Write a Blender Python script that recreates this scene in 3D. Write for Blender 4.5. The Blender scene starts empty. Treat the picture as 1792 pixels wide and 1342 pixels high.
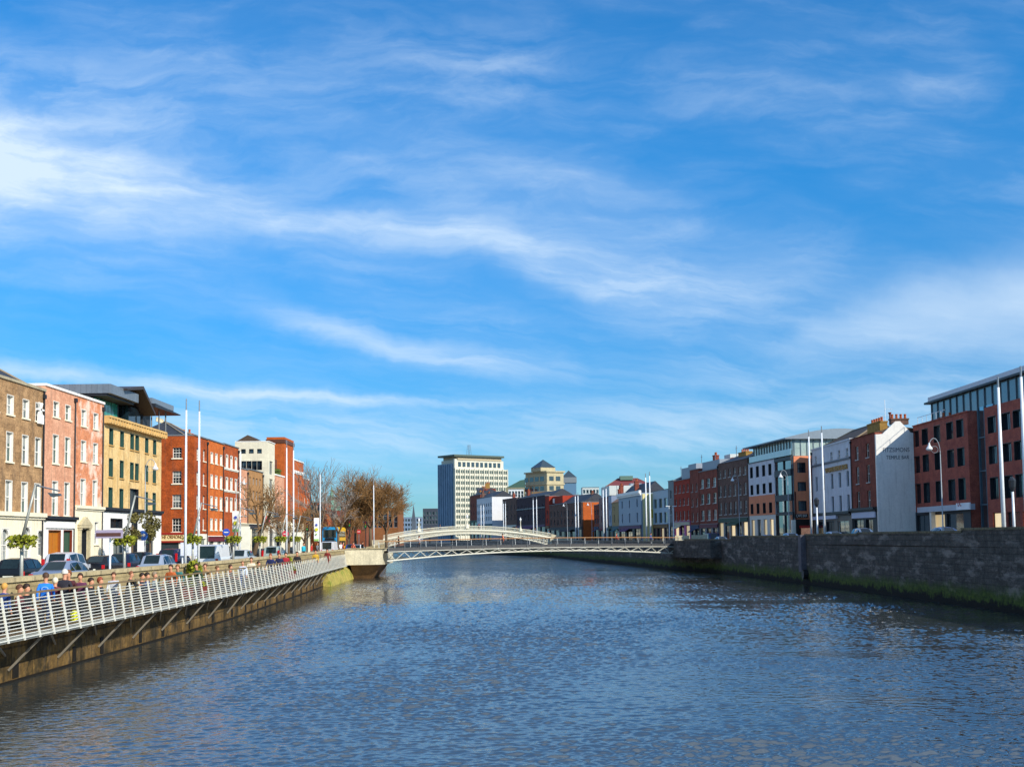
import bpy, bmesh, math, random
from mathutils import Vector, Matrix
random.seed(7)
R = math.radians
S = bpy.context.scene
COL = S.collection

# ------------------------------------------------------------------ camera
F = 2070.0                       # focal length in units of 1/1792 of the picture width
EYE = 5.0
PITCH, ROLL, SHIFT = R(4.0), -0.012, 124.0
cam = bpy.data.cameras.new("Camera")
cam.sensor_width = 36.0
cam.lens = F / 1792 * 36
cam.shift_y = SHIFT / 1792
cam.clip_start, cam.clip_end = 0.5, 9000
cob = bpy.data.objects.new("Camera", cam)
COL.objects.link(cob)
CR = Matrix.Rotation(math.pi / 2 + PITCH, 3, 'X') @ Matrix.Rotation(ROLL, 3, 'Z')
cob.location = (0, 0, EYE)
cob.rotation_euler = CR.to_euler()
S.camera = cob

def ray(px, py):
    return CR @ Vector(((px - 896) / F, (671 - py + SHIFT) / F, -1.0))
def at(px, py, Y):
    d = ray(px, py); t = Y / d.y
    return Vector((d.x * t, Y, EYE + d.z * t))
def zat(px, py, Y): return at(px, py, Y).z
def xat(px, Y, py=930): return at(px, py, Y).x

# ------------------------------------------------------------------ sun, sky, exposure
SUN_TO = Vector((0.645, -0.56, 0.52)).normalized()
SUN_EL = math.asin(SUN_TO.z)
SUN_AZ = math.atan2(SUN_TO.x, SUN_TO.y)
sl = bpy.data.lights.new("sun", 'SUN')
sl.energy, sl.angle, sl.color = 4.6, R(0.53), (1.0, 0.93, 0.80)
so = bpy.data.objects.new("sun", sl); COL.objects.link(so)
so.rotation_euler = (-SUN_TO).to_track_quat('-Z', 'Y').to_euler()
so.location = (60, -60, 80)
S.view_settings.view_transform = 'Standard'
S.view_settings.look = 'None'
S.view_settings.exposure = 0.34
S.view_settings.gamma = 1.0
S.view_settings.use_curve_mapping = False

W = bpy.data.worlds.new("World"); S.world = W; W.use_nodes = True
wt = W.node_tree; wt.nodes.clear()

class E:
    """tiny expression layer over Math nodes"""
    def __init__(s, sock, tree): s.k, s.t = sock, tree
    def _op(s, op, o=None, o2=None, clamp=False):
        n = s.t.nodes.new('ShaderNodeMath'); n.operation = op; n.use_clamp = clamp
        for i, q in enumerate((s, o, o2)):
            if q is None: continue
            if isinstance(q, E): s.t.links.new(q.k, n.inputs[i])
            else: n.inputs[i].default_value = float(q)
        return E(n.outputs[0], s.t)
    def __add__(s, o): return s._op('ADD', o)
    def __sub__(s, o): return s._op('SUBTRACT', o)
    def __mul__(s, o): return s._op('MULTIPLY', o)
    def __truediv__(s, o): return s._op('DIVIDE', o)
    __radd__ = __add__; __rmul__ = __mul__
    def maxi(s, o): return s._op('MAXIMUM', o)
    def mini(s, o): return s._op('MINIMUM', o)
    def clamp(s): return s._op('ADD', 0.0, clamp=True)
    def exp(s): return s._op('EXPONENT')
    def curve(s, pts, lo=0.0, hi=1.0):
        n = s.t.nodes.new('ShaderNodeFloatCurve'); cv = n.mapping.curves[0]
        ps = sorted(pts)
        cv.points[0].location = ps[0]; cv.points[1].location = ps[-1]
        for p in ps[1:-1]: cv.points.new(*p)
        for p in cv.points: p.handle_type = 'AUTO_CLAMPED'
        n.mapping.update(); s.t.links.new(s.k, n.inputs['Value'])
        return E(n.outputs[0], s.t)
    def ramp(s, a, b):
        n = s.t.nodes.new('ShaderNodeMapRange'); n.interpolation_type = 'SMOOTHSTEP'
        s.t.links.new(s.k, n.inputs[0]); n.inputs[1].default_value = a; n.inputs[2].default_value = b
        return E(n.outputs[0], s.t)
def vec(t, x, y, z=0.0):
    n = t.nodes.new('ShaderNodeCombineXYZ')
    for i, q in enumerate((x, y, z)):
        if isinstance(q, E): t.links.new(q.k, n.inputs[i])
        else: n.inputs[i].default_value = q
    return n.outputs[0]
def noise(t, v, scale, detail=4, rough=.55, dist=0.0):
    n = t.nodes.new('ShaderNodeTexNoise'); t.links.new(v, n.inputs['Vector'])
    n.inputs['Scale'].default_value = scale; n.inputs['Detail'].default_value = detail
    n.inputs['Roughness'].default_value = rough; n.inputs['Distortion'].default_value = dist
    return E(n.outputs['Fac'], t)

def build_world():
    t = wt
    sky = t.nodes.new('ShaderNodeTexSky'); sky.sky_type = 'NISHITA'; sky.sun_disc = False
    sky.sun_elevation = SUN_EL; sky.sun_rotation = SUN_AZ
    sky.air_density, sky.dust_density, sky.ozone_density = 1.0, 0.25, 3.0
    hs = t.nodes.new('ShaderNodeHueSaturation'); hs.inputs['Saturation'].default_value = 1.28
    hs.inputs['Hue'].default_value = 0.493
    t.links.new(sky.outputs[0], hs.inputs['Color'])
    tc = t.nodes.new('ShaderNodeTexCoord')
    sp = t.nodes.new('ShaderNodeSeparateXYZ'); t.links.new(tc.outputs['Generated'], sp.inputs[0])
    x, y, z = (E(sp.outputs[i], t) for i in range(3))
    yy = y.maxi(0.12)
    u, v = x / yy, z / yy                       # tangent coordinates of the eastern sky
    X0 = (u * (2070 / 1792)) + 0.5
    Y0 = (v * (-2070 / 940)) + 1.0              # 0 = 24 degrees up, 1 = horizon
    base = vec(t, X0 * 1.9, Y0)
    w1 = noise(t, base, 3.2, 5, .6); w2 = noise(t, vec(t, X0 * 1.9 + 7.3, Y0 + 2.1), 3.0, 5, .6)
    w3 = noise(t, base, 13, 4, .65)
    X = X0 + (w1 - .5) * .09 + (w3 - .5) * .018
    Y = Y0 + (w2 - .5) * .085 + (w3 - .5) * .012
    # long fibres that drift down to the right
    fib = noise(t, vec(t, X * 2.4 + Y * .5, Y * 9.0 - X * 2.2), 2.6, 7, .62, .25)
    fib2 = noise(t, vec(t, X * 3.0 - Y * 1.5, Y * 6.0 + X * 1.2 + 3.0), 2.2, 7, .6, .35)
    veil = noise(t, vec(t, X * 1.3 + 4.4, Y * 1.6 - X * .5), 2.4, 4, .5, .4)
    def band(c, wid, inten):
        d = (Y - X.curve(c)) / X.curve(wid)
        return (d * d * -1.0).exp() * X.curve(inten)
    a = band([(0, .285), (.17, .345), (.28, .395), (.4, .412), (.48, .44), (.54, .487), (.6, .525), (.66, .543), (.8, .545), (1, .5)],
             [(0, .085), (.1, .08), (.18, .05), (.3, .036), (.5, .040), (.62, .042), (.8, .05), (1, .05)],
             [(0, .90), (.12, .86), (.2, .74), (.32, .66), (.45, .72), (.56, .66), (.66, .52), (.78, .25), (.88, 0), (1, 0)])
    a2 = band([(0, .25), (.3, .33), (.5, .36), (.65, .41), (.8, .47), (1, .5)],
              [(0, .16), (.3, .13), (.6, .08), (.8, .07), (1, .07)],
              [(0, .62), (.2, .55), (.4, .42), (.6, .42), (.78, .42), (.88, .1), (1, 0)])
    b = band([(0, .52), (.27, .575), (.36, .635), (.45, .67), (.52, .69), (.7, .71), (1, .74)],
             [(0, .03), (.27, .024), (.4, .026), (.55, .02), (1, .02)],
             [(0, 0), (.22, .08), (.3, .30), (.4, .38), (.5, .34), (.56, .15), (.62, 0), (1, 0)])
    c = band([(0, .68), (.1, .70), (.22, .727), (.38, .747), (.5, .757), (1, .78)],
             [(0, .02), (.2, .015), (.38, .009), (.5, .006), (1, .01)],
             [(0, .45), (.1, .55), (.25, .65), (.36, .6), (.42, .3), (.5, .1), (.56, 0), (1, 0)])
    d = band([(0, .7), (.75, .65), (.85, .6), (.93, .58), (1, .565)],
             [(0, .05), (.75, .03), (.88, .06), (1, .085)],
             [(0, 0), (.7, 0), (.8, .25), (.9, .6), (1, .72)])
    e = band([(0, .82), (.3, .80), (.6, .81), (.8, .79), (1, .76)],
             [(0, .05), (.5, .06), (1, .08)],
             [(0, .25), (.2, .5), (.35, .45), (.5, .3), (.65, .42), (.8, .4), (1, .35)])
    g = band([(0, .14), (.3, .1), (.55, .1), (.7, .16), (.85, .2), (.95, .14), (1, .12)],
             [(0, .12), (.4, .1), (.7, .06), (1, .04)],
             [(0, .3), (.25, .16), (.5, .32), (.6, .16), (.75, .2), (.9, .24), (1, .05)])
    f1 = fib.ramp(.28, .72); f2 = fib2.ramp(.3, .75); vf = veil.ramp(.3, .75)
    unseen_cirrus = Y0.ramp(-.02, -1.6)  # cirrus added above the view to silver the water and lift the shade
    cl = a * (f1 * .52 + .36) + a2 * (f2 * .45 + vf * .30 + .10) + unseen_cirrus * (vf * .15 + .38) + b * (f1 * .6 + .5) + c * (f1 * .5 + .55) \
        + d * (vf * .4 + .6) + e * (f1 * .7 + .15) + g * (f2 * .9 + .15) + vf * .06 + f1 * f2 * vf * .22 \
        + (Y0.ramp(.35, .95) * (f1 * .16 + .02))
    front = y.ramp(-.1, .25)
    away = noise(t, vec(t, x * 3 + y, y * 3 - x, z * 7), 1.4, 6, .6, .5).ramp(.42, .80) * .6 + .16  # unseen cloud outside the view, thickened to brighten reflections and fill
    cl = (cl * front + away * (front * -1.0 + 1.0)).maxi(0.0).mini(.93)
    mx = t.nodes.new('ShaderNodeMix'); mx.data_type = 'RGBA'
    t.links.new(cl.k, mx.inputs['Factor'])
    # deepen the blue overhead, as a polarised spring sky
    mul = t.nodes.new('ShaderNodeMix'); mul.data_type = 'RGBA'; mul.blend_type = 'MULTIPLY'
    mul.inputs['Factor'].default_value = 1.0
    t.links.new(hs.outputs[0], mul.inputs['A'])
    tm = t.nodes.new('ShaderNodeMix'); tm.data_type = 'RGBA'; elev = z / (x*x + y*y)._op('POWER', .5).maxi(.05); t.links.new((elev * (-2070/940) + 1.0).ramp(.1, 1.0).k, tm.inputs['Factor'])
    tm.inputs['A'].default_value = SKY_TINT; tm.inputs['B'].default_value = SKY_TINT_LOW
    t.links.new(tm.outputs['Result'], mul.inputs['B'])
    t.links.new(mul.outputs['Result'], mx.inputs['A']); mx.inputs['B'].default_value = CLOUD_COL
    bg = t.nodes.new('ShaderNodeBackground'); bg.inputs['Strength'].default_value = SKY_STR
    t.links.new(mx.outputs['Result'], bg.inputs['Color'])
    out = t.nodes.new('ShaderNodeOutputWorld'); t.links.new(bg.outputs[0], out.inputs[0])
SKY_STR = 0.114
SKY_TINT = (0.24, 0.93, 1.24, 1)
SKY_TINT_LOW = (0.25, 0.55, 0.86, 1)
CLOUD_COL = (5.2, 6.3, 7.4, 1)
build_world()

# ------------------------------------------------------------------ mesh helper
class MB:
    def __init__(s): s.v, s.f, s.m, s.T = [], [], [], None
    def add(s, vs, fs, mi=0):
        o = len(s.v)
        s.v += [s.T(*p) if s.T else tuple(p) for p in vs]
        for f in fs: s.f.append([i + o for i in f]); s.m.append(mi)
    def quad(s, a, b, c, d, mi=0): s.add([a, b, c, d], [(0, 1, 2, 3)], mi)
    def box(s, x0, x1, y0, y1, z0, z1, mi=0):
        s.add([(x0,y0,z0),(x1,y0,z0),(x1,y1,z0),(x0,y1,z0),(x0,y0,z1),(x1,y0,z1),(x1,y1,z1),(x0,y1,z1)],
              [(3,2,1,0),(4,5,6,7),(0,1,5,4),(1,2,6,5),(2,3,7,6),(3,0,4,7)], mi)
    def prism(s, poly, z0, z1, mi=0):
        n = len(poly)
        s.add([(x,y,z0) for x,y in poly] + [(x,y,z1) for x,y in poly],
              [tuple(range(n-1,-1,-1)), tuple(range(n,2*n))] + [(i,(i+1)%n,n+(i+1)%n,n+i) for i in range(n)], mi)
    def extr(s, poly, d, mi=0):
        n = len(poly); d = Vector(d)
        s.add([tuple(p) for p in poly] + [tuple(Vector(p)+d) for p in poly],
              [tuple(range(n-1,-1,-1)), tuple(range(n,2*n))] + [(i,(i+1)%n,n+(i+1)%n,n+i) for i in range(n)], mi)
    def beam(s, p, q, w, h, mi=0, up=(0,0,1)):
        p, q = Vector(p), Vector(q); d = (q-p).normalized(); up = Vector(up)
        a = d.cross(up)
        if a.length < 1e-4: a = d.cross(Vector((1,0,0)))
        a.normalize(); b = a.cross(d)
        vs = [tuple(c + a*(i*w/2) + b*(j*h/2)) for c in (p,q) for i,j in ((-1,-1),(1,-1),(1,1),(-1,1))]
        s.add(vs, [(3,2,1,0),(4,5,6,7),(0,1,5,4),(1,2,6,5),(2,3,7,6),(3,0,4,7)], mi)
    def tube(s, pts, rs, n=6, mi=0, cap=True):
        pts = [Vector(p) for p in pts]
        if not isinstance(rs, (list, tuple)): rs = [rs]*len(pts)
        vs = []; k = len(pts)
        for i, p in enumerate(pts):
            d = (pts[min(i+1,k-1)] - pts[max(i-1,0)]).normalized()
            a = d.cross(Vector((0,0,1)))
            if a.length < .05: a = d.cross(Vector((0,1,0)))
            a.normalize(); b = d.cross(a)
            for j in range(n):
                an = 2*math.pi*j/n
                vs.append(tuple(p + a*(rs[i]*math.cos(an)) + b*(rs[i]*math.sin(an))))
        fs = [(i*n+j, i*n+(j+1)%n, (i+1)*n+(j+1)%n, (i+1)*n+j) for i in range(k-1) for j in range(n)]
        if cap: fs += [tuple(range(n-1,-1,-1)), tuple(range((k-1)*n, k*n))]
        s.add(vs, fs, mi)
    def lathe(s, prof, c=(0,0,0), n=10, mi=0):
        cx, cy, cz = c; vs = []
        for r, z in prof:
            for j in range(n):
                an = 2*math.pi*j/n
                vs.append((cx + r*math.cos(an), cy + r*math.sin(an), cz + z))
        k = len(prof)
        fs = [(i*n+j, i*n+(j+1)%n, (i+1)*n+(j+1)%n, (i+1)*n+j) for i in range(k-1) for j in range(n)]
        fs += [tuple(range(n-1,-1,-1)), tuple(range((k-1)*n, k*n))]
        s.add(vs, fs, mi)
    def mesh(s, name, mats, smooth=False):
        me = bpy.data.meshes.new(name); me.from_pydata(s.v, [], s.f)
        for m in (mats if isinstance(mats, (list, tuple)) else [mats]): me.materials.append(m)
        if any(s.m): me.polygons.foreach_set('material_index', s.m)
        if smooth: me.polygons.foreach_set('use_smooth', [True]*len(s.f))
        me.update(); return me
    def build(s, name, mats, parent=None, loc=(0,0,0), rz=0.0, smooth=False):
        return inst(s.mesh(name, mats, smooth), name, parent, loc, rz)
def inst(me, name, parent=None, loc=(0,0,0), rz=0.0):
    o = bpy.data.objects.new(name, me); COL.objects.link(o)
    o.location = loc; o.rotation_euler = (0,0,rz)
    if parent: o.parent = parent
    return o
def thing(name, label, cat, loc=(0,0,0), rz=0.0, group=None):
    o = bpy.data.objects.new(name, None); COL.objects.link(o); o.empty_display_size = .2
    o.location = loc; o.rotation_euler = (0,0,rz)
    return tag(o, label, cat, group)
def tag(o, label, cat, group=None, kind=None):
    o['label'] = label; o['category'] = cat
    if group: o['group'] = group
    if kind: o['kind'] = kind
    return o
def structure(o, label=None, cat=None):
    o['kind'] = 'structure'
    if label: o['label'] = label
    if cat: o['category'] = cat
    return o
def copy_tree(o, parent=None):
    c = o.copy(); COL.objects.link(c)
    if parent: c.parent = parent
    for ch in list(o.children): copy_tree(ch, c)
    return c

# ------------------------------------------------------------------ materials
def lin(h):
    h = h.lstrip('#'); r = [int(h[i:i+2],16)/255 for i in (0,2,4)]
    return tuple(((c+.055)/1.055)**2.4 if c > .04045 else c/12.92 for c in r) + (1,)
_mats = {}
def M(name, col, rough=.8, var=.25, scale=1.5, streak=0.0, bump=0.0, brick=None, mortar=None, metal=0.0, spec=.3, col2=None, patch=None, pst=None):
    """masonry / paint / metal with clouded variation, rain streaks and (optionally) courses"""
    if name in _mats: return _mats[name]
    m = bpy.data.materials.new(name); m.use_nodes = True; t = m.node_tree
    bs = t.nodes['Principled BSDF']
    col = lin(col) if isinstance(col, str) else tuple(col) + ((1,) if len(col) == 3 else ())
    if col2 is None: c2 = tuple(c*(1-var) for c in col[:3]) + (1,)
    else: c2 = lin(col2) if isinstance(col2, str) else tuple(col2) + ((1,) if len(col2) == 3 else ())
    bs.inputs['Roughness'].default_value = rough; bs.inputs['Metallic'].default_value = metal
    bs.inputs['Specular IOR Level'].default_value = spec
    tc = t.nodes.new('ShaderNodeTexCoord'); ob = tc.outputs['Object']
    sp = t.nodes.new('ShaderNodeSeparateXYZ'); t.links.new(ob, sp.inputs[0])
    x, y, z = (E(sp.outputs[i], t) for i in range(3))
    def mix(f, a, b, mode='MIX'):
        n = t.nodes.new('ShaderNodeMix'); n.data_type = 'RGBA'; n.blend_type = mode
        if isinstance(f, E): t.links.new(f.k, n.inputs['Factor'])
        else: n.inputs['Factor'].default_value = f
        for q, s in ((a,'A'),(b,'B')):
            if isinstance(q, tuple): n.inputs[s].default_value = q
            else: t.links.new(q, n.inputs[s])
        return n.outputs['Result']
    f = noise(t, ob, scale, 6, .65).ramp(.3, .72)
    out = mix(f, col, c2)
    ff = noise(t, ob, scale*7.0, 4, .7).ramp(.3,.7)
    out = mix(min(1.0, var*1.7), out, vec(t, ff*.62+.62, ff*.62+.62, ff*.6+.62), 'MULTIPLY')
    if brick:
        b = t.nodes.new('ShaderNodeTexBrick')
        t.links.new(vec(t, x + y, z), b.inputs['Vector'])
        b.inputs['Scale'].default_value = 1.0
        b.inputs['Brick Width'].default_value, b.inputs['Row Height'].default_value = brick
        b.inputs['Mortar Size'].default_value = min(brick)*.07
        b.inputs['Mortar Smooth'].default_value = .3
        b.inputs['Bias'].default_value = 0.0
        b.inputs['Color1'].default_value = (1,1,1,1); b.inputs['Color2'].default_value = (.84,.82,.82,1)
        mo = mortar if mortar is not None else .6
        b.inputs['Mortar'].default_value = (mo,mo,mo,1)
        out = mix(.85, out, b.outputs['Color'], 'MULTIPLY')
    if patch:   # a second, unrelated colour in ragged patches (bare render, salt, lichen)
        pc, amt = patch
        pf = noise(t, vec(t, x*pst[0], y*pst[0], z*pst[1]) if pst else ob, scale*.55, 7, .7).ramp(.5-.04+(.5-amt)*.4, .62+(.5-amt)*.4)
        out = mix(pf, out, lin(pc))
    if streak:
        sf = noise(t, vec(t, (x+y)*2.2, 3.0, z*.16), 1.6, 5, .7).ramp(.48, .78) * streak
        out = mix(sf, out, (.09,.075,.06,1))
    t.links.new(out, bs.inputs['Base Color'])
    if bump:
        bn = t.nodes.new('ShaderNodeBump'); bn.inputs['Strength'].default_value = bump; bn.inputs['Distance'].default_value = .05
        h = noise(t, ob, 9, 5, .7)
        if brick: h = h * .5 + E(b.outputs['Fac'], t) * -.8
        t.links.new(h.k, bn.inputs['Height']); t.links.new(bn.outputs[0], bs.inputs['Normal'])
    _mats[name] = m; return m
def P(name, col, rough=.5, metal=0.0, spec=.4, var=.12):     # painted or metal small things
    return M(name, col, rough, var, 3.0, metal=metal, spec=spec)
def GLASS(name, col, rough=.06, spec=.6, var=.35):
    m = M(name, col, rough, var, .8, spec=spec)
    return m
def LIT(name, col, e):
    m = bpy.data.materials.new(name); m.use_nodes = True; b = m.node_tree.nodes['Principled BSDF']
    b.inputs['Base Color'].default_value = lin(col); b.inputs['Emission Color'].default_value = lin(col)
    b.inputs['Emission Strength'].default_value = e; return m

m_white = P('white_paint', '#e8e4da'); m_cream = M('cream_render', '#f2e8cc', .8, .12, .8, streak=.3)
m_glass = M('dark_glass', '#1a2a34', .05, .35, .8, spec=.7, metal=.25); m_glass2 = M('grey_glass', '#53646c', .05, .35, .8, spec=.7, metal=.5); m_glassg = M('teal_glass', '#2a5654', .05, .35, .8, spec=.7, metal=.4)
m_blind = GLASS('blind_glass', '#8d9494', .12); m_black = P('black_paint', '#16161a'); m_dark = P('dark_frame', '#23262c')
m_stone = M('granite', '#b3a78c', .85, .3, 1.2, streak=.35, bump=.3)
m_slate = M('slate', '#3a3f4a', .6, .3, 3, streak=.1, brick=(.5,.3), mortar=.5)
m_slateb = M('brown_roof', '#5a4a3c', .7, .3, 3, brick=(.5,.3), mortar=.5)
m_alu = P('white_pole_paint', '#e6ebf0', .35); m_lead = P('lead', '#6c7276', .55)
m_conc = M('pale_concrete', '#cfc6aa', .85, .25, .9, streak=.35, bump=.15)
m_terra = P('terracotta', '#a8552e', .8); m_chim = M('yellow_brick', '#b08a48', .9, .3, 2, brick=(.45,.15))
m_steel = P('white_steel', '#d0cfc3', .45); m_tele = P('grey_metal', '#8b9298', .4, .6)

# ------------------------------------------------------------------ river, banks, ground
LB = [(-17.9,-30),(-18.2,42),(-18.1,75),(-19.2,102),(-20.4,127),(-21.2,150),(-23.5,200),(-27.5,250),(-32,299),(-52,380),(-85,500),(-115,640)]
RB = [(31.8,-30),(30.7,71),(29.4,120),(26.8,157),(23,178),(15.5,240),(9.5,299),(-11,380),(-42,500),(-75,640)]
ZL = 2.75
def zr(y):
    pts = [(-30,4.0),(110,4.0),(150,3.45),(178,3.3),(240,3.1),(299,3.0),(900,2.9)]
    for (a,za),(b,zb) in zip(pts, pts[1:]):
        if y <= b: return za + (zb-za)*max(0,(y-a))/(b-a)
    return 2.9
def offs(pts, d):
    """polyline moved sideways by d, positive to the right of travel"""
    out = []
    for i, p in enumerate(pts):
        a = Vector(pts[max(i-1,0)]); b = Vector(pts[min(i+1,len(pts)-1)])
        t = (b-a).normalized(); out.append((p[0]+t.y*d, p[1]-t.x*d))
    return out
def interp(pts, y):
    for (x0,y0),(x1,y1) in zip(pts, pts[1:]):
        if y0 <= y <= y1: return x0 + (x1-x0)*(y-y0)/(y1-y0)
    return pts[0][0] if y < pts[0][1] else pts[-1][0]
def sub(pts, y0, y1):
    return [(interp(pts,y0),y0)] + [p for p in pts if y0 < p[1] < y1] + [(interp(pts,y1),y1)]
def strip_wall(mb, a, b, z0, z1, mi=0):
    """solid between two parallel polylines; z0/z1 numbers or functions of y"""
    f0 = z0 if callable(z0) else (lambda y: z0); f1 = z1 if callable(z1) else (lambda y: z1)
    n = len(a); vs = []
    for p, q in zip(a, b):
        vs += [(p[0],p[1],f0(p[1])),(q[0],q[1],f0(p[1])),(q[0],q[1],f1(p[1])),(p[0],p[1],f1(p[1]))]
    fs = [(0,1,2,3), tuple(4*(n-1)+k for k in (3,2,1,0))]
    for i in range(n-1):
        for k in range(4):
            fs.append((4*i+k, 4*i+4+k, 4*i+4+(k+1)%4, 4*i+(k+1)%4))
    mb.add(vs, fs, mi)

m_asph = M('asphalt', '#55565a', .9, .3, 2, bump=.2); m_pave = M('paving', '#8f8a7e', .85, .25, 1.5, brick=(.9,.6), mortar=.6)
m_ground = M('town_ground', '#6a6860', .9, .3, .05)
g = MB()
ys = sorted({p[1] for p in LB} | {p[1] for p in RB})
for y0, y1 in zip(ys, ys[1:]):
    g.quad((-2500,y0,ZL-.01),(interp(LB,y0)-.4,y0,ZL-.01),(interp(LB,y1)-.4,y1,ZL-.01),(-2500,y1,ZL-.01))
    g.quad((interp(RB,y0)+.4,y0,zr(y0)-.01),(2500,y0,zr(y0)-.01),(2500,y1,zr(y1)-.01),(interp(RB,y1)+.4,y1,zr(y1)-.01))
g.quad((-2500,640,ZL-.01),(2500,640,2.89),(2500,6000,2.89),(-2500,6000,ZL-.01))
structure(g.build('ground', m_ground), 'flat grey city ground behind both quays', 'ground')

def street(pts, d0, d1, zf, mat, name, label):
    mb = MB(); a, b = offs(pts, d0), offs(pts, d1)
    for i in range(len(pts)-1):
        mb.quad(*[(p[0],p[1],zf(q[1])) for p, q in ((a[i],pts[i]),(b[i],pts[i]),(b[i+1],pts[i+1]),(a[i+1],pts[i+1]))])
    return structure(mb.build(name, mat), label, 'road')
lq, rq = sub(LB,-30,299), sub(RB,-30,299)
street(lq, -2.2, -11.4, lambda y: ZL, m_asph, 'road', 'asphalt quay road behind the boardwalk wall')
street(rq, 2.2, 9.2, lambda y: zr(y), m_asph, 'road', 'asphalt quay road behind the dark river wall')
for pts, d0, d1, zf, lb in ((lq,-.5,-2.2,lambda y: ZL,'stone footway along the inside of the pale parapet'),(lq,-11.4,-15.2,lambda y: ZL,'stone footway in front of the brown and pink houses'),
                      (rq,.5,2.2,zr,'stone footway inside the dark stepped river wall'),(rq,9.2,14.5,zr,'stone footway in front of the shaded houses')):
    mb = MB(); a, b = offs(pts,d0), offs(pts,d1)
    strip_wall(mb, a, b, lambda y: zf(y)-.05, lambda y: zf(y)+.13)
    structure(mb.build('pavement', m_pave), lb, 'pavement')
mb = MB()
for q, zf, d in ((lq, lambda y: ZL, -6.8), (rq, zr, 5.7)):      # lane dashes
    c = offs(q, d)
    for k in range(0, 60):
        y = -20 + k*5.0
        x0, x1 = interp(c,y), interp(c,y+2.2)
        mb.quad((x0-.06,y,zf(y)+.004),(x0+.06,y,zf(y)+.004),(x1+.06,y+2.2,zf(y+2.2)+.004),(x1-.06,y+2.2,zf(y+2.2)+.004))
structure(mb.build('road_markings', P('road_paint','#d8d8d0')), 'white dashed lane lines on the quay roads', 'road markings')

# water: real swell and ripples where they can be seen, fine ripples as bump
def water_material():
    m = bpy.data.materials.new('river_water'); m.use_nodes = True; t = m.node_tree; b = t.nodes['Principled BSDF']
    b.inputs['Roughness'].default_value = .03; b.inputs['IOR'].default_value = 3.0
    b.inputs['Specular IOR Level'].default_value = .5
    tc = t.nodes.new('ShaderNodeTexCoord'); ob = tc.outputs['Object']
    sp = t.nodes.new('ShaderNodeSeparateXYZ'); t.links.new(ob, sp.inputs[0])
    x, y = E(sp.outputs[0], t), E(sp.outputs[1], t)
    silt = noise(t, ob, .06, 4, .6).ramp(.35,.7)
    mx = t.nodes.new('ShaderNodeMix'); mx.data_type = 'RGBA'; t.links.new(silt.k, mx.inputs['Factor'])
    mx.inputs['A'].default_value = (.026,.032,.032,1); mx.inputs['B'].default_value = (.036,.043,.042,1)
    t.links.new(mx.outputs['Result'], b.inputs['Base Color'])
    # catspaws: wind patches roughen the surface, calm slicks between them mirror the banks
    gust = noise(t, vec(t, x*.5 + y*.2, y*.22 - x*.06), .16, 5, .62, .6).ramp(.30,.66)
    sl = noise(t, vec(t, x*.30 + 9, y*.16 + x*.085), .20, 5, .62, .8).ramp(.53,.63) * x.ramp(2, 16)
    amp = (gust*.70 + .45) * (sl*-.85 + 1.0)
    def ridge(n): d = n*2.0 - 1.0; return (d*d)._op('POWER', .5) * -1.0 + 1.0
    r0 = noise(t, vec(t, x*.5, y*.9 - x*.1), .35, 3, .5, .4)
    rA = ridge(noise(t, vec(t, x*.62 + y*.10, y*1.0 - x*.08), 1.15, 2, .5, .5))
    rB = noise(t, vec(t, x*.75 - y*.12, y*1.0 + x*.12), 2.6, 3, .55, .4)
    rC = noise(t, vec(t, x, y*1.2), 7.0, 2, .5, .2)
    far = y.ramp(110, 185)
    h = (r0*.22 + rA*.075 + rB*.12)*(far*.85 + .15) + rC*.012
    bn = t.nodes.new('ShaderNodeBump'); bn.inputs['Distance'].default_value = 1.0
    t.links.new((amp*WATER_AMP).k, bn.inputs['Strength']); t.links.new(h.k, bn.inputs['Height'])
    t.links.new(bn.outputs[0], b.inputs['Normal'])
    return m
WATER_AMP = 1.0
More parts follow.
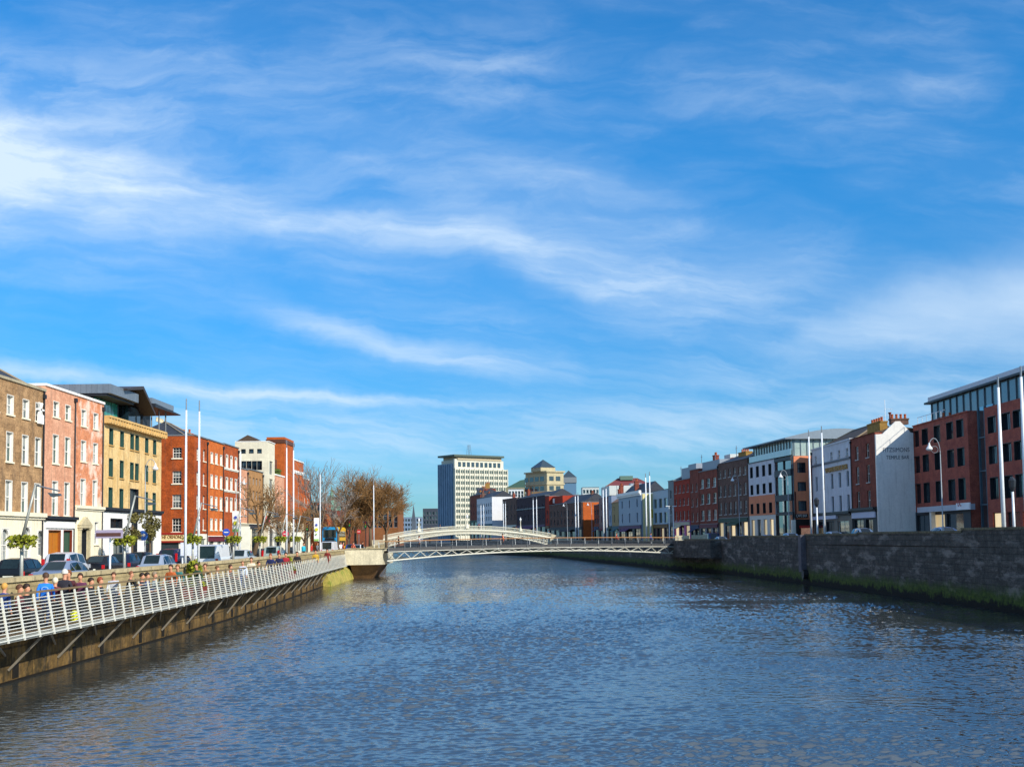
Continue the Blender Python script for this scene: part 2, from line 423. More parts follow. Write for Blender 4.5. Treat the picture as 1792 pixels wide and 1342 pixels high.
def build_water():
    import numpy as np
    rg = np.random.default_rng(5); nr, nc, ya, yb = 1250, 900, 20.0, 190.0
    yy = 1.0/np.linspace(1/ya, 1/yb, nr)
    xl = np.array([interp(LB,v)-1.5 for v in yy]); xr = np.array([interp(RB,v)+1.5 for v in yy])
    t = np.linspace(0,1,nc); V = None; Xg = xl[:,None] + (xr-xl)[:,None]*t[None,:]; Yg = np.repeat(yy[:,None],nc,1)
    def blob(scale, k, sx=1.0, sy=1.0):          # slow random field for gusts and slicks
        f = np.zeros_like(Xg)
        for _ in range(k):
            an = rg.uniform(0,6.283); lam = scale*rg.uniform(.6,1.9); ph = rg.uniform(0,6.283)
            f += np.sin(6.283/lam*(Xg*sx*np.cos(an)+Yg*sy*np.sin(an))+ph)
        return f/np.sqrt(k/2)
    gust = np.clip(.90 + .30*blob(15,9,1.0,.45), .40, 1.5)
    lee = np.clip((Xg-xl[:,None]-2.5)/9.0,0,1); gust *= .32 + .68*lee*lee*(3-2*lee)      # sheltered water under the left wall
    slick = blob(16,9,.55,1.0) + .5*blob(5,7,.5,1.0); sl = 1/(1+np.exp(-(slick-.95)*5)); sl *= 1/(1+np.exp(-(Xg-8)*.35))
    Z = np.zeros_like(Xg)
    for lo, hi, n, slope in ((.24,.42,80,.185),(.42,.75,50,.150),(.75,1.5,22,.050),(1.5,4.0,12,.020)):
        for _ in range(n):
            lam = np.exp(rg.uniform(np.log(lo),np.log(hi))); an = math.pi/2 + rg.normal(0,.72); k = 6.283/lam; ph = rg.uniform(0,6.283)
            A = slope*np.sqrt(2.0/n)/k
            th = k*(Xg*np.cos(an)+Yg*np.sin(an))+ph + .6*gust
            Z += A*(np.sin(th) + .28*np.sin(2*th+.6))
    Z *= gust*(1-.86*sl)*np.clip((yb-8-Yg)/25,0,1)*WATER_AMP
    V = np.stack([Xg,Yg,Z],-1).reshape(-1,3)
    i = np.arange((nr-1)*(nc-1)); r, c = i//(nc-1), i%(nc-1); q = r*nc+c
    Fq = np.stack([q,q+1,q+nc+1,q+nc],-1)
    ex, ef = [], []
    def add(p): ef.append([len(V)+len(ex)+k for k in range(4)]); ex.extend(p)
    yl = [v for v in ys if v < ya] + [ya]
    for y0, y1 in list(zip(yl,yl[1:])) + list(zip([yb]+[v for v in ys if v > yb],[v for v in ys if v > yb])):
        add([(interp(LB,y0)-1.5,y0,0),(interp(RB,y0)+1.5,y0,0),(interp(RB,y1)+1.5,y1,0),(interp(LB,y1)-1.5,y1,0)])
    V = np.concatenate([V,np.array(ex)]); Fq = np.concatenate([Fq,np.array(ef)])
    me = bpy.data.meshes.new('water'); me.vertices.add(len(V)); me.vertices.foreach_set('co',V.astype(np.float32).ravel())
    me.loops.add(Fq.size); me.loops.foreach_set('vertex_index',Fq.astype(np.int32).ravel())
    me.polygons.add(len(Fq)); me.polygons.foreach_set('loop_start',(np.arange(len(Fq))*4).astype(np.int32)); me.polygons.foreach_set('use_smooth',[True]*len(Fq))
    me.materials.append(water_material()); me.update(calc_edges=True)
    o = bpy.data.objects.new('water',me); COL.objects.link(o)
    structure(o, 'rippled blue grey river water running under both footbridges', 'river')
build_water()

# ------------------------------------------------------------------ left quay wall, parapet
m_lwall = M('river_wall_stone', '#7d6234', .85, .6, .9, streak=.7, bump=.6, brick=(1.25,.62), mortar=.35, patch=('#2c2410', .52))
m_par = M('parapet_stone', '#b9a679', .85, .3, 1.1, streak=.3, bump=.3, brick=(1.3,.42), mortar=.62)
m_cope = M('coping_stone', '#c6b58c', .85, .25, 1.2, streak=.15, bump=.2, brick=(1.8,3.0), mortar=.6)
t0 = thing('quay_wall', 'golden stone river wall with pale parapet along the boardwalk', 'quay wall', (-18.2,42,0))
def wp(o): o.location = o.location - t0.location; o.parent = t0; return o
lw = sub(LB,-20,640); mb = MB(); strip_wall(mb, lw, offs(lw,-.9), -1.5, ZL-.02); wp(mb.build('wall', m_lwall))
lp = sub(LB,-20,150); mb = MB(); strip_wall(mb, offs(lp,-.08), offs(lp,-.52), ZL-.02, 3.58); wp(mb.build('parapet', m_par))
mb = MB(); strip_wall(mb, offs(lp,.0), offs(lp,-.6), 3.58, 3.75); wp(mb.build('coping', m_cope))
lp2 = sub(LB,163,400); mb = MB(); strip_wall(mb, offs(lp2,-.08), offs(lp2,-.52), ZL-.02, 3.6); strip_wall(mb, offs(lp2,0), offs(lp2,-.6), 3.6, 3.76)
wp(mb.build('parapet', m_par))
mb = MB(); rr = random.Random(3)                                    # dark plinth course and weep openings at the waterline
strip_wall(mb, offs(sub(LB,20,150),.10), offs(sub(LB,20,150),.0), -1.2, .07)
for k in range(26):
    y = 30 + k*4.6 + rr.uniform(-1,1); x = interp(LB,y)
    mb.box(x-.05, x+.03, y, y+rr.uniform(.25,.5), .12, rr.uniform(.4,.9))
wp(mb.build('plinth', M('wet_weed','#1a150c',.7,.4,2)))

# ------------------------------------------------------------------ right quay wall (stepped)
def rwall_mat():
    m = M('dark_river_wall', '#5b5854', .9, .55, 1.3, streak=.12, bump=.9, brick=(1.05,.40), mortar=.55, patch=('#7f7a75', .40), pst=(.45,1.7))
    t = m.node_tree; b = t.nodes['Principled BSDF']; src = b.inputs['Base Color'].links[0].from_socket
    tc = t.nodes.new('ShaderNodeTexCoord'); sp = t.nodes.new('ShaderNodeSeparateXYZ'); t.links.new(tc.outputs['Object'], sp.inputs[0])
    z = E(sp.outputs[2], t); n = noise(t, tc.outputs['Object'], .7, 6, .7); n2 = noise(t, tc.outputs['Object'], 3, 4, .7)
    zz = z + (n-.5)*1.9 + (n2-.5)*.9
    def mix(f, a, bb):
        k = t.nodes.new('ShaderNodeMix'); k.data_type = 'RGBA'; t.links.new(f.k, k.inputs['Factor'])
        for q, s in ((a,'A'),(bb,'B')):
            if isinstance(q, tuple): k.inputs[s].default_value = q
            else: t.links.new(q, k.inputs[s])
        return k.outputs['Result']
    weed = zz.ramp(.35,.75); moss = zz.ramp(.75,1.75)
    mo = mix(n2.ramp(.35,.65), (.035,.055,.010,1), (.075,.115,.014,1))
    low = mix(weed, (.006,.006,.004,1), mo)
    t.links.new(mix(moss, low, src), b.inputs['Base Color'])
    return m
m_rw = rwall_mat(); m_rcope = M('lichen_coping', '#77705a', .9, .4, 1.5, bump=.3, brick=(1.6,3), mortar=.55)
t1 = thing('quay_wall', 'dark stone river wall with green moss band and stepped top', 'quay wall', (30.7,71,0))
def wq(o): o.location = o.location - t1.location; o.parent = t1; return o
mb = MB(); a = sub(RB,-20,640); strip_wall(mb, a, offs(a,1.0), -1.5, lambda y: zr(y)-.02); wq(mb.build('wall', m_rw))
steps = [(-20,80.5,5.27),(80.5,102.6,5.09),(102.6,119.5,4.98),(119.5,149,4.85),(149,177,4.45)]
mb = MB(); mc = MB()
for y0, y1, zt in steps:
    a = sub(RB,y0,y1)
    strip_wall(mb, a, offs(a,.5), lambda y: zr(y)-.02, zt-.16); strip_wall(mc, offs(a,-.06), offs(a,.56), zt-.16, zt)
a = sub(RB,181,420); strip_wall(mb, a, offs(a,.5), lambda y: zr(y)-.02, 4.0); strip_wall(mc, offs(a,-.06), offs(a,.56), 4.0, 4.14)
wq(mb.build('parapet', m_rw)); wq(mc.build('coping', m_rcope))
mb = MB(); mb.box(28.9,30.1,119.2,120.3,1.2,4.9); wq(mb.build('pier', M('pale_pier','#66636a',.85,.35,1,streak=.4,bump=.3)))
mb = MB(); mb.tube([(28.95,119.0,.95),(29.8,119.0,.95)], .5, 14); wq(mb.build('outfall_pipe', m_black))

# ------------------------------------------------------------------ boardwalk
BWE = [(-16.65,-20),(-16.9,38),(-17.0,66),(-17.2,83),(-18.1,103),(-19.3,122),(-20.5,146)]
BZ = 1.88
t2 = thing('boardwalk', 'timber boardwalk with white railing hung off the river wall', 'boardwalk', (-16,40,BZ))
def bw(o): o.location = o.location - t2.location; o.parent = t2; return o
def rel(o, p): o.location = o.location - p.location; o.parent = p; return o
m_deck = M('deck_timber', '#7d6a50', .8, .3, 2, brick=(4,.14), mortar=.3)
def smooth(pts, n=9):
    out = []
    for i in range(len(pts)-1):
        p0 = Vector(pts[max(i-1,0)]); p1 = Vector(pts[i]); p2 = Vector(pts[i+1]); p3 = Vector(pts[min(i+2,len(pts)-1)])
        for k in range(n):
            t = k/n
            q = .5*((2*p1)+(p2-p0)*t+(2*p0-5*p1+4*p2-p3)*t*t+(3*p1-p0-3*p2+p3)*t**3)
            out.append((q.x,q.y))
    out.append(tuple(pts[-1])); return out
BE = smooth(BWE)
be = sub(BE,-18,146)
mb = MB(); inner = [(interp(LB,p[1])+.05,p[1]) for p in be]
strip_wall(mb, be, inner, BZ-.16, BZ); bw(mb.build('deck', m_deck))
mb = MB(); strip_wall(mb, offs(be,.06), offs(be,.004), BZ-.20, BZ-.02); bw(mb.build('edge_beam', P('grey_edge','#8d8f88')))
# railing: fifty centimetre weep of thin rails, leaning in at the top
TOPIN, H = .28, 1.36
for k in range(12):
    q = k/12; z = BZ - .12 + q*(H+.04)
    mb = MB(); pl = offs(be, .10 - TOPIN*q)
    mb.tube([(x,y,z) for x,y in pl], .021 if k else .03, 4); bw(mb.build('rail', m_steel))
mb = MB(); pl = offs(be, .08-TOPIN); a, b = offs(pl,.07), offs(pl,-.07)
strip_wall(mb, a, b, BZ+H-.02, BZ+H+.045); bw(mb.build('handrail', P('oak_handrail','#7a6648',.6)))
pm = MB(); pm.beam((0,0,-.2),(-TOPIN,0,H-.04),.11,.045); pme = pm.mesh('post', m_steel)
y = 25.0
while y < 145.5:
    x = interp(BE,y)
    o = inst(pme,'post',None,(x+.11,y,BZ)); bw(o); y += 1.33
# brackets under the deck
for k in range(26):
    y = 24.5 + k*4.6
    if y > 141: break
    x = interp(BE,y) ; xw = interp(LB,y)
    mb = MB()
    mb.beam((x-.05,y,BZ-.20),(xw+.02,y,.45),.07,.08); mb.beam((x-.05,y,BZ-.20),(xw+.02,y,BZ-.22),.10,.14)
    bw(mb.build('bracket', P('bracket_steel','#7d766a',.6)))
    mb = MB(); y2 = min(y+4.6,143); mb.beam((x-.1,y+.9,BZ-.20),(interp(LB,y2)+.02,y2-.3,1.0),.06,.06); bw(mb.build('tie_rod', P('bracket_steel','#7d766a',.6)))

# ------------------------------------------------------------------ mossy apron and landing of the near footbridge
m_moss = M('mossy_apron', '#b5a552', .9, .4, 1.3, bump=.6, patch=('#6f7f2c', .45), streak=.3)
mb = MB(); n = 12
prof = []
for i in range(n+1):
    y = 127 + i*2.7; x = interp(LB,y)
    prof.append([(x+1.0+.06*math.sin(i*1.3),y,-.3),(x+.8+.05*math.sin(i*2.1),y,.5),(x+.5,y,1.15),(x+.06,y,1.55+.04*math.sin(i)),(x-.3,y,1.55),(x-.3,y,-.3)])
vs = [p for r in prof for p in r]; fs = [tuple(range(5,-1,-1)), tuple(n*6+k for k in range(6))]
for i in range(n):
    for k in range(6): fs.append((i*6+k,(i+1)*6+k,(i+1)*6+(k+1)%6,i*6+(k+1)%6))
mb.add(vs, fs)
tag(mb.build('river_apron', m_moss), 'mossy yellow green stone apron at the end of the boardwalk', 'stone apron')
t3 = thing('bridge_landing', 'pale concrete landing block carrying the left end of the low footbridge', 'bridge abutment', (-18.5,152,1.6))
mb = MB(); mb.extr([(-21.2,149.2,1.75),(-16.5,150.2,1.75),(-16.3,153,1.75),(-16.4,162,1.75),(-22.5,162,1.75)],(0,0,2.0))
rel(mb.build('parapet_block', m_conc), t3)
mb = MB(); vs = [(-20.6,150,1.74),(-16.9,150.8,1.74),(-16.9,161,1.74),(-22,161,1.74),(-20.3,152.3,-.8),(-18.6,152.6,-.8),(-18.6,159,-.8),(-21.5,159,-.8)]
mb.add(vs,[(0,1,2,3),(7,6,5,4),(0,4,5,1),(1,5,6,2),(2,6,7,3),(3,7,4,0)]); rel(mb.build('pier', M('pier_brown','#7a5a38',.9,.4,1,streak=.4)), t3)
mb = MB(); mb.extr([(-21.1,149.05,3.752),(-16.3,150.05,3.752),(-16.2,152.9,3.752),(-21.3,152.9,3.752)],(0,0,.07)); rel(mb.build('coping', m_cope), t3)
t4 = thing('bridge_landing', 'dark stone landing block carrying the right end of the low footbridge', 'bridge abutment', (26,165,1.9))
mb = MB(); mb.extr([(25.6,154,1.95),(22.9,165,1.95),(22.3,175.5,1.95),(27.5,175.5,1.95),(28.5,154,1.95)],(0,0,2.3)); rel(mb.build('parapet_block', m_rw), t4)
mb = MB(); mb.extr([(27.2,161,-.8),(25.2,167,-.8),(24.4,174.5,-.8),(27.5,174.5,-.8),(28.3,161,-.8)],(0,0,2.74)); rel(mb.build('pier', M('shade_black_stone','#0e0d0a',.95,.3,1,spec=.1)), t4)  # near-black pier colour stands in for shade under the overhanging block
mb = MB(); mb.box(23.2,25.2,169.6,170.0,4.25,4.95); mb.box(25.6,27.8,169.8,170.2,4.25,5.0); rel(mb.build('stone_upstand', m_conc), t4)

# ------------------------------------------------------------------ low steel footbridge
A, B = Vector((-16.5,151.2)), Vector((22.6,170.0))
t5 = thing('truss_footbridge', 'low arched steel footbridge with white zigzag truss and timber handrail', 'footbridge', (3,160.6,2.4))
ax = (B-A).normalized(); nn = Vector((ax.y,-ax.x))          # towards the camera
def bp(t, d, z): p = A + (B-A)*t + nn*d; return (p.x,p.y,z)
zdk = lambda t: 3.45 + .20*(1-(2*t-1)**2) + .04*t
zlo = lambda t: 2.18 + .22*t + .82*(1-(2*t-1)**2)
N = 20; m_gun = P('gunmetal','#4a4a4c',.5,.3)
mb = MB(); ts = [i/40 for i in range(41)]
for i in range(40):
    a, b = ts[i], ts[i+1]
    vs = [bp(q,d,zdk(q)+h) for q in (a,b) for d,h in ((1.6,-.22),(-1.6,-.22),(-1.6,0),(1.6,0))]
    mb.add(vs,[(0,1,5,4),(1,2,6,5),(2,3,7,6),(3,0,4,7)])
rel(mb.build('deck', m_gun), t5)
for d in (1.75,-1.75):
    mb = MB(); mb.tube([bp(q,d*.75,zlo(q)) for q in ts], .085, 8); rel(mb.build('lower_chord', m_steel), t5)
    mb = MB(); mb.tube([bp(q,d,zdk(q)-.12) for q in ts], .07, 6); rel(mb.build('upper_chord', m_steel if d < 0 else P('steel_light','#b9b8ae')), t5)
    for i in range(N):
        a, c, b = i/N, (i+.5)/N, (i+1)/N
        mb = MB(); mb.tube([bp(a,d*.97,zdk(a)-.2),bp(c,d*.75,zlo(c))], .05, 5); mb.tube([bp(c,d*.75,zlo(c)),bp(b,d*.97,zdk(b)-.2)], .05, 5)
        rel(mb.build('diagonal', m_steel), t5)
    for i in range(N+1):
        q = i/N; mb = MB(); mb.beam(bp(q,d,zdk(q)-.1), bp(q,d*1.1,zdk(q)+1.12), .05,.1); rel(mb.build('rail_post', m_tele), t5)
    mb = MB(); mb.tube([bp(q,d*1.1,zdk(q)+1.18) for q in ts], .06, 6); rel(mb.build('handrail', P('warm_timber','#9a6f45',.55)), t5)
    mb = MB()
    for hh in (.25,.45,.65,.85): mb.tube([bp(q,d*(1+.1*hh),zdk(q)+hh) for q in ts], .012, 3)
    rel(mb.build('rail_wires', m_tele), t5)
    mb = MB()
    for i in range(40):
        mb.quad(bp(ts[i],d*1.0,zdk(ts[i])+.0),bp(ts[i+1],d*1.0,zdk(ts[i+1])+.0),bp(ts[i+1],d*1.0,zdk(ts[i+1])+.32),bp(ts[i],d*1.0,zdk(ts[i])+.32))
    rel(mb.build('kick_plate', m_gun), t5)

# ------------------------------------------------------------------ old cast-iron arch footbridge
YH = 299.0; XA, XB = -32.5, 9.5
m_iron = P('white_ironwork','#dfdac4',.5)
t6 = thing('iron_arch_bridge', 'old white cast iron arched footbridge with lattice sides and lantern arches', 'footbridge', (-11.5,YH,3))
hx = lambda t: XA + (XB-XA)*(t+1)/2
zri = lambda t: 6.05 - 3.3*t*t
zde = lambda t: 6.75 - 2.15*t*t
ts = [-1 + i/20 for i in range(41)]
for d in (-1.9,1.9):
    for nm, zf, r in (('arch_rib', zri, .2), ('deck_edge', lambda t: zde(t)+.05, .30), ('top_rail', lambda t: zde(t)+1.15, .09)):
        mb = MB(); mb.tube([(hx(q),YH+d,zf(q)) for q in ts], r, 6); rel(mb.build(nm, m_iron), t6)
    mb = MB()
    for i in range(-1,1): pass
    n = 44
    for i in range(n):
        a, b = -1+2*i/n, -1+2*(i+1)/n
        za, zb = zri(a), zri(b); ya, yb = zde(a), zde(b)
        if ya - za < .55 and yb-zb < .55:
            mb.beam((hx((a+b)/2),YH+d,zri((a+b)/2)),(hx((a+b)/2),YH+d,zde((a+b)/2)),.3,.1)
            continue
        mb.beam((hx(a),YH+d,za),(hx(a),YH+d,ya),.16,.12)
        mb.beam((hx(a),YH+d,(za+ya)/2),(hx(b),YH+d,(zb+yb)/2),.12,.12)
        mb.beam((hx(a),YH+d,za),(hx(b),YH+d,yb),.09,.09); mb.beam((hx(a),YH+d,ya),(hx(b),YH+d,zb),.09,.09)
    rel(mb.build('spandrel_lattice', m_iron), t6)
    mb = MB(); n = 150
    for i in range(n+1):
        q = -1+2*i/n; mb.beam((hx(q),YH+d,zde(q)+.1),(hx(q),YH+d,zde(q)+1.1),.055,.05)
    mb.tube([(hx(q),YH+d,zde(q)+.62) for q in ts], .04, 4); mb.tube([(hx(q),YH+d,zde(q)+.32) for q in ts], .04, 4)
    rel(mb.build('balustrade', m_iron), t6)
mb = MB()
for i in range(40):
    a, b = ts[i], ts[i+1]
    vs = [(hx(q),YH+d,zde(q)+h) for q in (a,b) for d,h in ((-1.7,-.12),(1.7,-.12),(1.7,.06),(-1.7,.06))]
    mb.add(vs,[(0,1,5,4),(1,2,6,5),(2,3,7,6),(3,0,4,7)])
rel(mb.build('deck', P('deck_grey','#8a8676')), t6)
for q in (-.58, 0, .64):
    x = hx(q); z = zde(q); mb = MB()
    pts = [(x,YH-1.9+3.8*k/12,z+1.1+2.1*math.sin(math.pi*k/12)**.7) for k in range(13)]
    mb.tube(pts,.07,5)
    for s in (-1,1): mb.lathe([(.5,0),(.3,.5),(.14,1.0),(.09,1.5),(.1,2.0)],(x,YH+s*1.9,z+.6),6)
    lo = rel(mb.build('lantern_arch', m_iron), t6)
    mb = MB(); mb.lathe([(.1,0),(.24,.35),(.26,.5),(.1,.75),(.04,1.0)],(x,YH,z+3.15),6); l2 = mb.build('lantern', P('lantern_white','#e9ecee')); l2.location = l2.location-t6.location; l2.parent = lo; l2.location -= lo.location
mb = MB(); mb.box(9.3,12.5,296.5,301.5,1.0,4.7); mb.box(-36,-32.3,296.5,301.5,1.0,4.7); rel(mb.build('abutment', m_conc), t6)
mb = MB()
for i in range(7): mb.box(12.5+i*.55,13.05+i*.55,296.8,301.2,2.9,4.6-i*.2)
for s in (297,301): mb.extr([(9.6,s,5.7),(16.4,s,4.0),(16.4,s,3.1),(9.6,s,4.65)],(0,.2,0))
rel(mb.build('stairs', m_conc), t6)

# ------------------------------------------------------------------ buildings
class Front:
    """facade plane from A to B; outward is on the right of A->B.  Local axes: x along, y into the building, z up from z0"""
    def __init__(s, A, B, z0):
        s.A, s.B, s.z0 = Vector(A), Vector(B), z0
        s.u = (s.B-s.A).normalized(); s.n = Vector((s.u.y,-s.u.x)); s.L = (s.B-s.A).length
        s.rot = math.atan2(s.u.y, s.u.x)
    def hit(s, px, py):
        d = ray(px, py); o = s.A
        t = (o.x*s.n.x + o.y*s.n.y) / (d.x*s.n.x + d.y*s.n.y)
        p = Vector((d.x*t, d.y*t)); return (p-s.A).dot(s.u), EYE + d.z*t - s.z0
    def x(s, px, py=900): return s.hit(px,py)[0]
    def z(s, px, py): return s.hit(px,py)[1]
    def dist(s, px): x = s.x(px); return (s.A + s.u*x).y
def wallgrid(mb, x0, x1, z0, z1, ops, rev=.22, mi=0, ri=None):
    """wall in the plane y=0 with real openings (a,b,c,d) and reveals"""
    ri = mi if ri is None else ri
    xs = sorted({x0,x1} | {v for o in ops for v in (o[0],o[1]) if x0 < v < x1}); zs = sorted({z0,z1} | {v for o in ops for v in (o[2],o[3]) if z0 < v < z1})
    for xa, xb in zip(xs, xs[1:]):
        for za, zb in zip(zs, zs[1:]):
            cx, cz = (xa+xb)/2, (za+zb)/2
            if any(o[0] < cx < o[1] and o[2] < cz < o[3] for o in ops): continue
            mb.quad((xa,0,za),(xb,0,za),(xb,0,zb),(xa,0,zb),mi)
    for a,b,c,d in ops:
        for q in (((a,0,c),(a,rev,c),(a,rev,d),(a,0,d)),((b,0,c),(b,0,d),(b,rev,d),(b,rev,c)),
                  ((a,0,d),(a,rev,d),(b,rev,d),(b,0,d)),((a,0,c),(b,0,c),(b,rev,c),(a,rev,c))): mb.quad(*q, ri)
STY = {}
def style(name, frame, lining=None, bars=(1,2), sill=None, glass=None, bw=.055, arch=False, mid=True, rev=.22):
    STY[name] = dict(frame=frame, lining=lining, bars=bars, sill=sill, glass=glass or [m_glass,m_glass2], bw=bw, arch=arch, mid=mid, rev=rev)
style('sash', m_white, m_white, (2,2), m_cream, [m_glassg,m_glass2,m_blind,m_glass2,m_glassg])
style('sash_blind', m_white, m_white, (2,2), m_cream, [m_blind,m_glass2,m_blind])
style('georgian', m_white, None, (3,4), m_cream, [m_glass,m_glass2,m_glass,m_blind], .06)
style('sash_shade', m_white, None, (2,2), P('pale_sill','#a9a8a6'), [m_glass2,m_blind,m_glass])
style('teal', P('teal_frame','#2e4f49'), P('teal_frame','#2e4f49'), (1,1), M('ochre_sill','#c9a060'), [m_glassg,m_glassg,m_glass], .07, mid=False)
style('dark', m_dark, m_dark, (2,1), None, [m_glass,m_glass,m_glass2], .06, mid=False, rev=.3)
style('plain', P('grey_frame','#9aa0a4'), None, (1,1), None, [m_glass,m_glass2], .06, mid=False)
style('arched', m_white, m_white, (2,3), None, [m_blind,m_blind,m_glass2], .06, arch=True)
style('lit_shop', m_dark, None, (1,1), None, [LIT('shop_glow','#ffe2ae',.55), LIT('shop_glow_soft','#f5d8a2',.3), m_glass2], .06, mid=False)
style('shop', m_dark, None, (2,1), None, [m_glass, m_glass2], .07, mid=False)
style('shop_white', m_white, None, (2,1), None, [m_glass2, m_glassg, m_glass], .07, mid=False)
style('door', P('oak_door','#a8621f'), P('door_case','#8a4a20'), (2,1), None, [P('oak_panel','#b9711f',.5)], .1, mid=False)
style('door_green', P('green_frame','#274a3c'), P('door_case_red','#7a2c16'), (1,1), None, [P('green_panel','#3c5a48',.4)], .1, mid=False)
style('door_dark', m_dark, m_dark, (2,1), None, [P('dark_panel','#22262c',.3)], .1, mid=False)
_wc = {}
def win_meshes(w, h, sn):
    k = (round(w,2), round(h,2), sn)
    if k in _wc: return _wc[k]
    st = STY[sn]; w, h = k[0]-.004, k[1]-.004; rv = st['rev']; bw = st['bw']; mb = MB(); fi, li = 0, 1
    hw = w/2; yf = rv-.07
    if st['lining']:
        for s in (-1,1): mb.box(min(s*hw,s*(hw-.05)),max(s*hw,s*(hw-.05)),-.012,rv,0.002,h,li)
        mb.box(-hw+.05,hw-.05,-.012,rv,h-.05,h,li)
        hw -= .05; top = h-.05
    else: top = h
    for s in (-1,1): mb.box(min(s*hw,s*(hw-bw)),max(s*hw,s*(hw-bw)),yf,yf+.05,0.002,top,fi)
    mb.box(-hw+bw,hw-bw,yf,yf+.05,.002,bw+.002,fi); mb.box(-hw+bw,hw-bw,yf,yf+.05,top-bw,top,fi)
    nx, nz = st['bars']
    if st['mid']: mb.box(-hw+bw,hw-bw,yf-.012,yf+.04,top*.5-.035,top*.5+.035,fi)
    bb = bw*.45
    for i in range(1,nx):
        x = -hw + 2*hw*i/nx; mb.box(x-bb/2,x+bb/2,yf+.008,yf+.045,bw,top-bw,fi)
    for i in range(1,nz):
        if st['mid'] and abs(i/nz-.5) < .01: continue
        z = top*i/nz; mb.box(-hw+bw,hw-bw,yf+.010,yf+.043,z-bb/2,z+bb/2,fi)
    if st['arch']:     # curved head
        for s in (-1,1):
            pts = [(s*hw,yf-.02,top-hw)] + [(s*hw*math.cos(a),yf-.02,top-hw+hw*math.sin(a)) for a in [math.pi*i/16 for i in range(9)]] + [(s*hw,yf-.02,top)]
            mb.extr(pts,(0,-(yf-.03),0),2)
    mats = [st['frame'], st['lining'] or st['frame'], m_white]
    fm = mb.mesh('window', mats)
    pms = []
    for gm in st['glass']:
        for bl in ((0,0,.38,.62) if h > 1.2 and st['mid'] else (0,)):
            q = MB(); q.quad((-w/2,rv-.03,.0),(w/2,rv-.03,.0),(w/2,rv-.03,h),(-w/2,rv-.03,h))
            if bl: q.quad((-w/2,rv-.036,h*(1-bl)),(w/2,rv-.036,h*(1-bl)),(w/2,rv-.036,h),(-w/2,rv-.036,h),1)
            pms.append(q.mesh('pane', [gm, m_blind]))
    sm = None
    if st['sill']:
        q = MB(); q.box(-w/2-.1,w/2+.1,-.09,.1,-.11,-.003); sm = q.mesh('sill', st['sill'])
    _wc[k] = (fm, pms, sm); return _wc[k]
_wr = random.Random(11)
def add_window(par, xc, y, z, w, h, sn, rz=0.0, name='window', wallmat=None):
    fm, pms, sm = win_meshes(w,h,sn)
    o = inst(fm, name, par, (xc,y,z), rz)
    inst(_wr.choice(pms), 'pane', o)
    if sm: inst(sm, 'sill', o)
    return o
def house(name, label, cat, fr, x0, x1, zt, depth, mat, wins=(), zg=0.0, gmat=None, gops=(), side=None, side_ops=(), cope=m_cope, flat=True, group=None, zb=0.0, off=0.0, cope_h=.18):
    """wins: (xc,w,za,zb,style); gops: ground storey openings (xc,w,za,zb,style,partname).  side = -1: flank at x0 faces the camera, 1: flank at x1"""
    pos = fr.A + fr.n*off
    t = thing(name, label, cat, (pos.x,pos.y,fr.z0), fr.rot, group); t['w'] = x1-x0
    mb = MB(); op = [(c-w/2,c+w/2,a,b) for c,w,a,b,s in wins]
    wallgrid(mb, x0, x1, zg, zt, op, .24)
    so = [(c-w/2,c+w/2,a,b) for c,w,a,b,s in side_ops]
    if side == -1:
        mb.T = lambda s,tt,z: (x0+tt, -s, z); wallgrid(mb, -depth, 0, zb, zt, so, .24)
        mb.T = lambda s,tt,z: (x1-tt, s, z); wallgrid(mb, 0, depth, zb, zt, [], .24); mb.T = None
        for c,w,a,b,s in side_ops: add_window(t, x0, -c, a, w, b-a, s, -math.pi/2)
    else:
        mb.T = lambda s,tt,z: (x1-tt, s, z); wallgrid(mb, 0, depth, zb, zt, so, .24)
        mb.T = lambda s,tt,z: (x0+tt, -s, z); wallgrid(mb, -depth, 0, zb, zt, [], .24); mb.T = None
        for c,w,a,b,s in side_ops: add_window(t, x1, c, a, w, b-a, s, math.pi/2)
    mb.quad((x0,depth,zb),(x1,depth,zb),(x1,depth,zt),(x0,depth,zt)); mb.quad((x0,0,zt-.02),(x1,0,zt-.02),(x1,depth,zt-.02),(x0,depth,zt-.02))
    mb.build('wall', mat, t)
    for c,w,a,b,s in wins: add_window(t, c, 0, a, w, b-a, s)
    if zg > 0:
        mb = MB(); wallgrid(mb, x0+.01, x1-.01, zb, zg, [(c-w/2,c+w/2,a,b) for c,w,a,b,s,n in gops], .24)
        mb.T = lambda s,tt,z: (s, tt-.06, z)
        mb.v = [(a,b-.05,c) for a,b,c in mb.v]; mb.T = None
        mb.quad((x0+.01,-.05,zg),(x1-.01,-.05,zg),(x1-.01,.1,zg),(x0+.01,.1,zg))
        for xx in (x0+.01,x1-.01): mb.quad((xx,-.05,zb),(xx,.1,zb),(xx,.1,zg),(xx,-.05,zg))
        mb.build('ground_storey', gmat or mat, t)
        for c,w,a,b,s,n in gops: add_window(t, c, -.05, a, w, b-a, s, 0, n)
    if cope:
        mb = MB(); mb.box(x0-.03,x1+.03,-.10,.3,zt,zt+cope_h)
        mb.box(x0-.03,x0+.25,.3,depth,zt,zt+cope_h); mb.box(x1-.25,x1+.03,.3,depth,zt,zt+cope_h); mb.build('coping', cope, t)
    return t
def cornice(t, x0, x1, z, h=.25, d=.22, mat=None, name='cornice', y=0.0):
    mb = MB(); mb.box(x0,x1,y-d,y-.003,z,z+h); mb.box(x0,x1,y-d*.55,y-.004,z-h*.6,z-.002); return mb.build(name, mat or m_cream, t)
